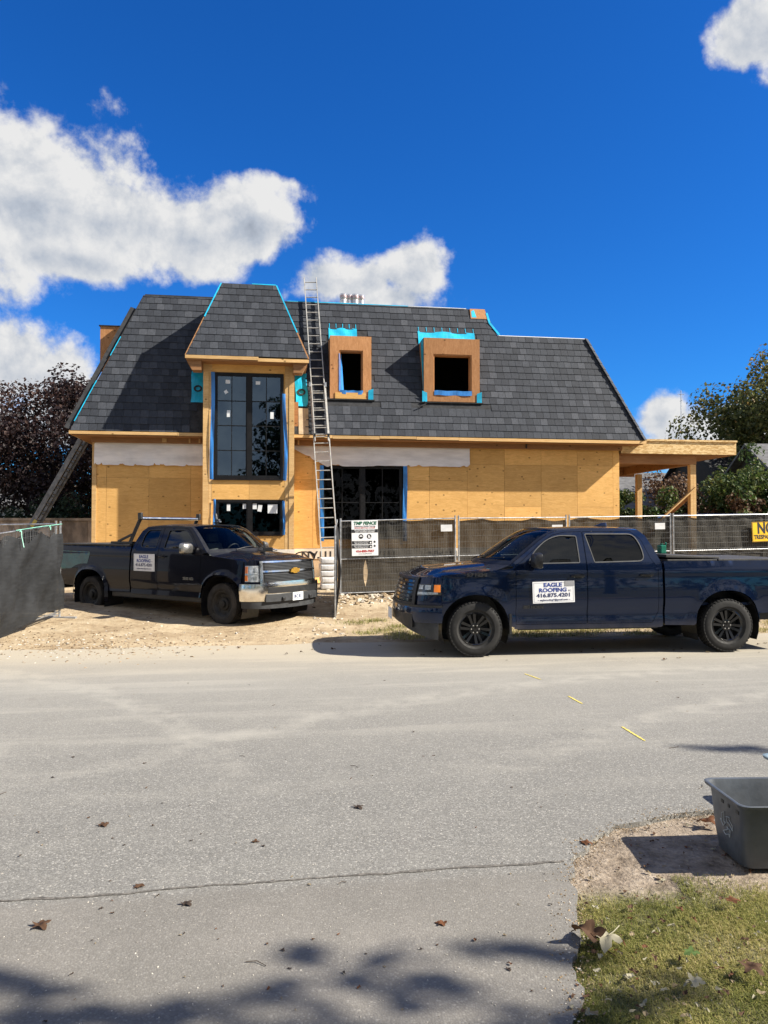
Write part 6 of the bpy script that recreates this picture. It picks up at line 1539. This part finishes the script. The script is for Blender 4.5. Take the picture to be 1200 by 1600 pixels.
fallen('reddish-brown leaf skeleton just below the tar seam, at the left', 64, 1447, .10, 0, 3, .5)
fallen('small dark leaf lying on the tar seam', 291, 1413, .07, 3, 4, .8)
fallen('small brown leaf above the tar seam', 217, 1386, .06, 0, 5, .6)
fallen('large brown leaf standing on edge where the grass meets the asphalt', 918, 1470, .17, 0, 6, 1.3)
fallen('large pale green leaf lying at the grass edge', 950, 1474, .17, 4, 7, .5)
fallen('rust-coloured leaf where the verge meets the drive', 915, 1318, .08, 2, 8, .6)
fallen('pile of orange leaf scraps behind the grey recycling box', 1106, 1288, .13, 2, 9, .7)
fallen('small orange leaf on the near asphalt', 690, 1444, .06, 2, 10, .5)
fallen('tan leaf in the grass below the recycling box', 1143, 1408, .08, 2, 11, .6, z=.03)
fallen('pale curled leaf in the lower right grass', 1086, 1535, .09, 4, 12, .7, z=.03)
fallen('dark brown leaf at the right edge of the grass', 1175, 1514, .11, 0, 13, .6, z=.03)
fallen('green leaf fragment in the grass', 1080, 1490, .08, 5, 14, .4, z=.03)
fallen('small grey-brown leaf on the road above the tar seam', 398, 1316, .05, 0, 15, .6)
# the uncounted bits: scraps, twigs, grit
rnd = random.Random(77); vs = []; fs = []; mi_ = []
def bit(p, s, k, mat):
    v, f = leaf_geo(s, rnd, .6, 3); a = rnd.random()*6.28; c, s_ = math.cos(a), math.sin(a); o = len(vs); st = rnd.uniform(.25, .9)
    vs.extend([(p.x+x*c-y*st*s_, p.y+x*s_+y*st*c, p.z+z) for x, y, z in v]); fs.extend([tuple(i+o for i in q) for q in f]); mi_.extend([mat]*len(f))
for i in range(110):
    px, py = rnd.uniform(0, 1200), 1030+570*rnd.random()**.7
    if px > 880 and py > 1260: continue
    near = (py-1000)/600; bit(gp(px, py, .0), rnd.uniform(.012, .034)*(1.2-.35*near), 0, rnd.choice((0, 0, 1, 1, 2, 3, 3)))
for i in range(230):
    px, py = rnd.uniform(890, 1200), rnd.uniform(1270, 1600); p = gp(px, py, .0); bit(Vector((p.x, p.y, gz(p.x, p.y)+(.03 if py > 1400 else .006))), rnd.uniform(.015, .05), 0, rnd.choice((0, 1, 1, 2, 4, 4, 0)))
for i in range(130):
    px, py = rnd.uniform(0, 1200), rnd.uniform(945, 1035); p = gp(px, py, .0); bit(Vector((p.x, p.y, max(0, gz(p.x, p.y))+.004)), rnd.uniform(.03, .09), 0, rnd.choice((0, 0, 3, 1)))
me = bpy.data.meshes.new('leaf_litter'); me.from_pydata(vs, [], fs)
for m_ in LM_: me.materials.append(m_)
me.polygons.foreach_set('material_index', mi_); tag(link('leaf_litter', me), 'scattered leaf scraps over road and verge', kind='stuff')
m = MB()
for i in range(8):
    px, py = rnd.uniform(0, 1150), rnd.uniform(1040, 1600); p = gp(px, py, .004); a = rnd.random()*6.28; l = rnd.uniform(.02, .07); m.tube([p, p+Vector((l*math.cos(a), l*math.sin(a), .004)), p+Vector((1.8*l*math.cos(a+.3), 1.8*l*math.sin(a+.3), 0))], .0022, 4)
tag(m.build('twig_litter', BARK), 'thin twigs scattered over the asphalt', kind='stuff')
# stones: rubble strip by the fence, clods in the entrance, grit on the road
STN = [M('pale_rubble', (.50, .44, .35), .9, var=.25, vs=20), M('earth_clod', (.25, .18, .105), .95, var=.3, vs=20), M('road_grit', (.42, .39, .34), .9, var=.2, vs=20)]
def rocks(name, label, gen, mats):
    vs = []; fs = []; mi = []; ico = bmesh.new(); bmesh.ops.create_icosphere(ico, subdivisions=1, radius=1); base = [v.co.copy() for v in ico.verts]; bf = [tuple(v.index for v in f.verts) for f in ico.faces]; ico.free()
    for p, s, k in gen:
        r0 = Matrix.Rotation(rnd.random()*6.28, 3, 'Z')@Matrix.Rotation(rnd.random()*6.28, 3, 'X'); sc = Vector((rnd.uniform(.7, 1.4), rnd.uniform(.6, 1.2), rnd.uniform(.4, .8))); o = len(vs); off = Vector((rnd.random()*9, 0, 0))
        for b in base:
            q = r0@Vector((b.x*sc.x, b.y*sc.y, b.z*sc.z)); q = q*(1+.45*noise.noise(b*1.6+off)); vs.append((p.x+q.x*s, p.y+q.y*s, p.z+q.z*s*.8))
        fs += [tuple(i+o for i in f) for f in bf]; mi += [k]*len(bf)
    me = bpy.data.meshes.new(name); me.from_pydata(vs, [], fs)
    for m_ in mats: me.materials.append(m_)
    me.polygons.foreach_set('material_index', mi); return tag(link(name, me), label, kind='stuff')
def strip_gen():
    for i in range(950):
        s = rnd.uniform(-.1, 6.5); b = -abs(rnd.gauss(.75, .55)); p = F0+fd*s+Vector((-fd.y, fd.x, 0))*b; p.z = gz(p.x, p.y)+.005; yield p, rnd.choice((.02, .025, .03, .045, .06, .085))*rnd.uniform(.6, 1.15), 0 if rnd.random() < .62 else 1
    for i in range(90):
        p = gp(rnd.uniform(490, 540), rnd.uniform(905, 985), .1); p.z = gz(p.x, p.y); yield p, rnd.uniform(.015, .05), rnd.choice((0, 0, 1))
rocks('rubble', 'pale broken stones strewn along the foot of the fence', strip_gen(), STN)
def clod_gen():
    for i in range(900):
        px, py = rnd.gauss(130, 110), rnd.gauss(1008, 11)
        p = gp(px, py, 0.); p.z = max(-.005, gz(p.x, p.y)); yield p, rnd.uniform(.008, .03), 1 if rnd.random() < .8 else 2
    for i in range(700):
        p = Vector((rnd.uniform(-9, 10), rnd.uniform(12, 20), 0)); p.z = gz(p.x, p.y); yield p, rnd.uniform(.008, .035), rnd.choice((1, 1, 0))
rocks('earth_clods', 'crumbled earth clods in the site entrance', clod_gen(), STN)
def grit_gen():
    for i in range(900):
        p = gp(rnd.uniform(-50, 1250), 1000+600*rnd.random()**.8, 0.); 
        if p.y < 2.7: continue
        inroad = not (p.x > .8 and rv_of(p.x, p.y) < 4.8); p.z = .001 if inroad else gz(p.x, p.y)+.002
        yield p, rnd.uniform(.002, .0045), 2
    for i in range(1500):                                       # crumbled asphalt along the drive's edge
        k = rnd.random(); c = [(.735, 2.9), (.85, 3.45), (1.0, 4.1), (1.22, 4.6), (1.75, 5.0), (2.3, 5.13)]; j = min(4, int(k*5)); q = k*5-j; x = c[j][0]+(c[j+1][0]-c[j][0])*q; y = c[j][1]+(c[j+1][1]-c[j][1])*q
        p = Vector((x+rnd.gauss(-.01, .06), y+rnd.gauss(.01, .06), 0)); p.z = .001 if rnd.random() < .6 else gz(p.x, p.y)+.006; yield p, rnd.uniform(.002, .006), rnd.choice((1, 1, 1, 2))
rocks('road_grit', 'fine grit over the asphalt', grit_gen(), STN)
# ================================================================== grass
GR = leaf_mat('lawn_blade', [(0, (.08, .10, .02)), (.35, (.18, .19, .042)), (.65, (.34, .30, .10)), (1, (.55, .45, .22))], .6, .3)
def grass(name, label, gen):
    vs = []; fs = []; tn = []
    for p, h, w_, lean, tone in gen:
        a = rnd.random()*6.283; d = Vector((math.cos(a), math.sin(a), 0)); s_ = Vector((-d.y, d.x, 0))*w_*.5; o = len(vs)
        m1 = p+d*h*lean*.35+Vector((0, 0, h*.6)); t1 = p+d*h*lean+Vector((0, 0, h*(1-.35*lean)))
        vs += [p-s_, p+s_, m1+s_*.8, m1-s_*.8, t1]; fs += [(o, o+1, o+2, o+3), (o+3, o+2, o+4)]; tn += [tone, tone]
    me = bpy.data.meshes.new(name); me.from_pydata([tuple(v) for v in vs], [], fs); me.materials.append(GR); at_ = me.attributes.new('tone', 'FLOAT', 'FACE'); at_.data.foreach_set('value', tn)
    return tag(link(name, me), label, kind='stuff')
def lawn_gen():
    n = 0
    while n < 74000:
        x, y = rnd.uniform(.66, 2.35), rnd.uniform(2.55, 4.22)
        edge = x-(.685+.25*sstep(2.9, 4.1, y)+.05*noise.noise((x*3, y*9, 6))); cover = sstep(4.18, 3.85, y+.22*noise.noise((x*2.5, y*2.5, 1)))*sstep(.0, .10, edge+.12*noise.noise((x*4, y*4, 2)))
        cover *= .45+.55*sstep(-.25, .15, noise.noise((x*3.3, y*3.3, 5)))
        if y > 3.75 and x < 1.55: cover *= sstep(4.05, 3.7, y)
        if rnd.random() > cover: continue
        n += 1; dry = .42+.35*noise.noise((x*2.2, y*2.2, 9))+rnd.gauss(0, .18)
        yield Vector((x, y, gz(x, y)-.004)), rnd.uniform(.014, .038), rnd.uniform(.0016, .0034), rnd.uniform(.3, 1.5), max(0, min(1, dry))
def lawn_more():
    for i in range(42000):
        x, y = rnd.uniform(2.3, 5.5), rnd.uniform(.8, 4.15) if rnd.random() < .8 else rnd.uniform(.8, 2.6)
        if rnd.random() > sstep(4.18, 3.85, y-.1*(x-2.3)+.22*noise.noise((x*2.5, y*2.5, 1)))*(.45+.55*sstep(-.25, .15, noise.noise((x*3.3, y*3.3, 5)))): continue
        yield Vector((x, y, gz(x, y)-.004)), rnd.uniform(.014, .04), rnd.uniform(.003, .006), rnd.uniform(.3, 1.5), max(0, min(1, .42+.35*noise.noise((x*2.2, y*2.2, 9))+rnd.gauss(0, .18)))
    for i in range(16000):
        x, y = rnd.uniform(.62, 2.35), rnd.uniform(.8, 2.58)
        yield Vector((x, y, gz(x, y)-.004)), rnd.uniform(.014, .04), rnd.uniform(.003, .006), rnd.uniform(.3, 1.5), max(0, min(1, .42+.35*noise.noise((x*2.2, y*2.2, 9))+rnd.gauss(0, .18)))
import itertools
grass('lawn_grass', 'short half-dry lawn in the near corner', itertools.chain(lawn_gen(), lawn_more()))
def weed_gen():
    n = 0
    while n < 15000:
        x = rnd.uniform(.0, 9.5); rv = 12.75+rnd.random()*1.6; y = (rv+x*ST)/CT
        if noise.noise((x*1.3, y*1.3, 4))+.25*sstep(.3, 3, x) < rnd.uniform(-.15, .45): n += .2; continue
        n += 1; yield Vector((x, y, gz(x, y)-.01)), rnd.uniform(.03, .11), rnd.uniform(.006, .012), rnd.uniform(.3, 1.3), max(0, min(1, rnd.gauss(.62, .2)))
    for cx, cy in ((600, 985), (625, 980), (585, 972), (575, 990), (555, 975)):
        q = gp(cx, cy, 0)
        for i in range(260): yield Vector((q.x+rnd.gauss(0, .16), q.y+rnd.gauss(0, .12), gz(q.x, q.y)-.01)), rnd.uniform(.03, .10), rnd.uniform(.005, .01), rnd.uniform(.3, 1.2), max(0, min(1, rnd.gauss(.4, .2)))
grass('verge_weeds', 'thin dry grass and weeds along the far road edge', weed_gen())
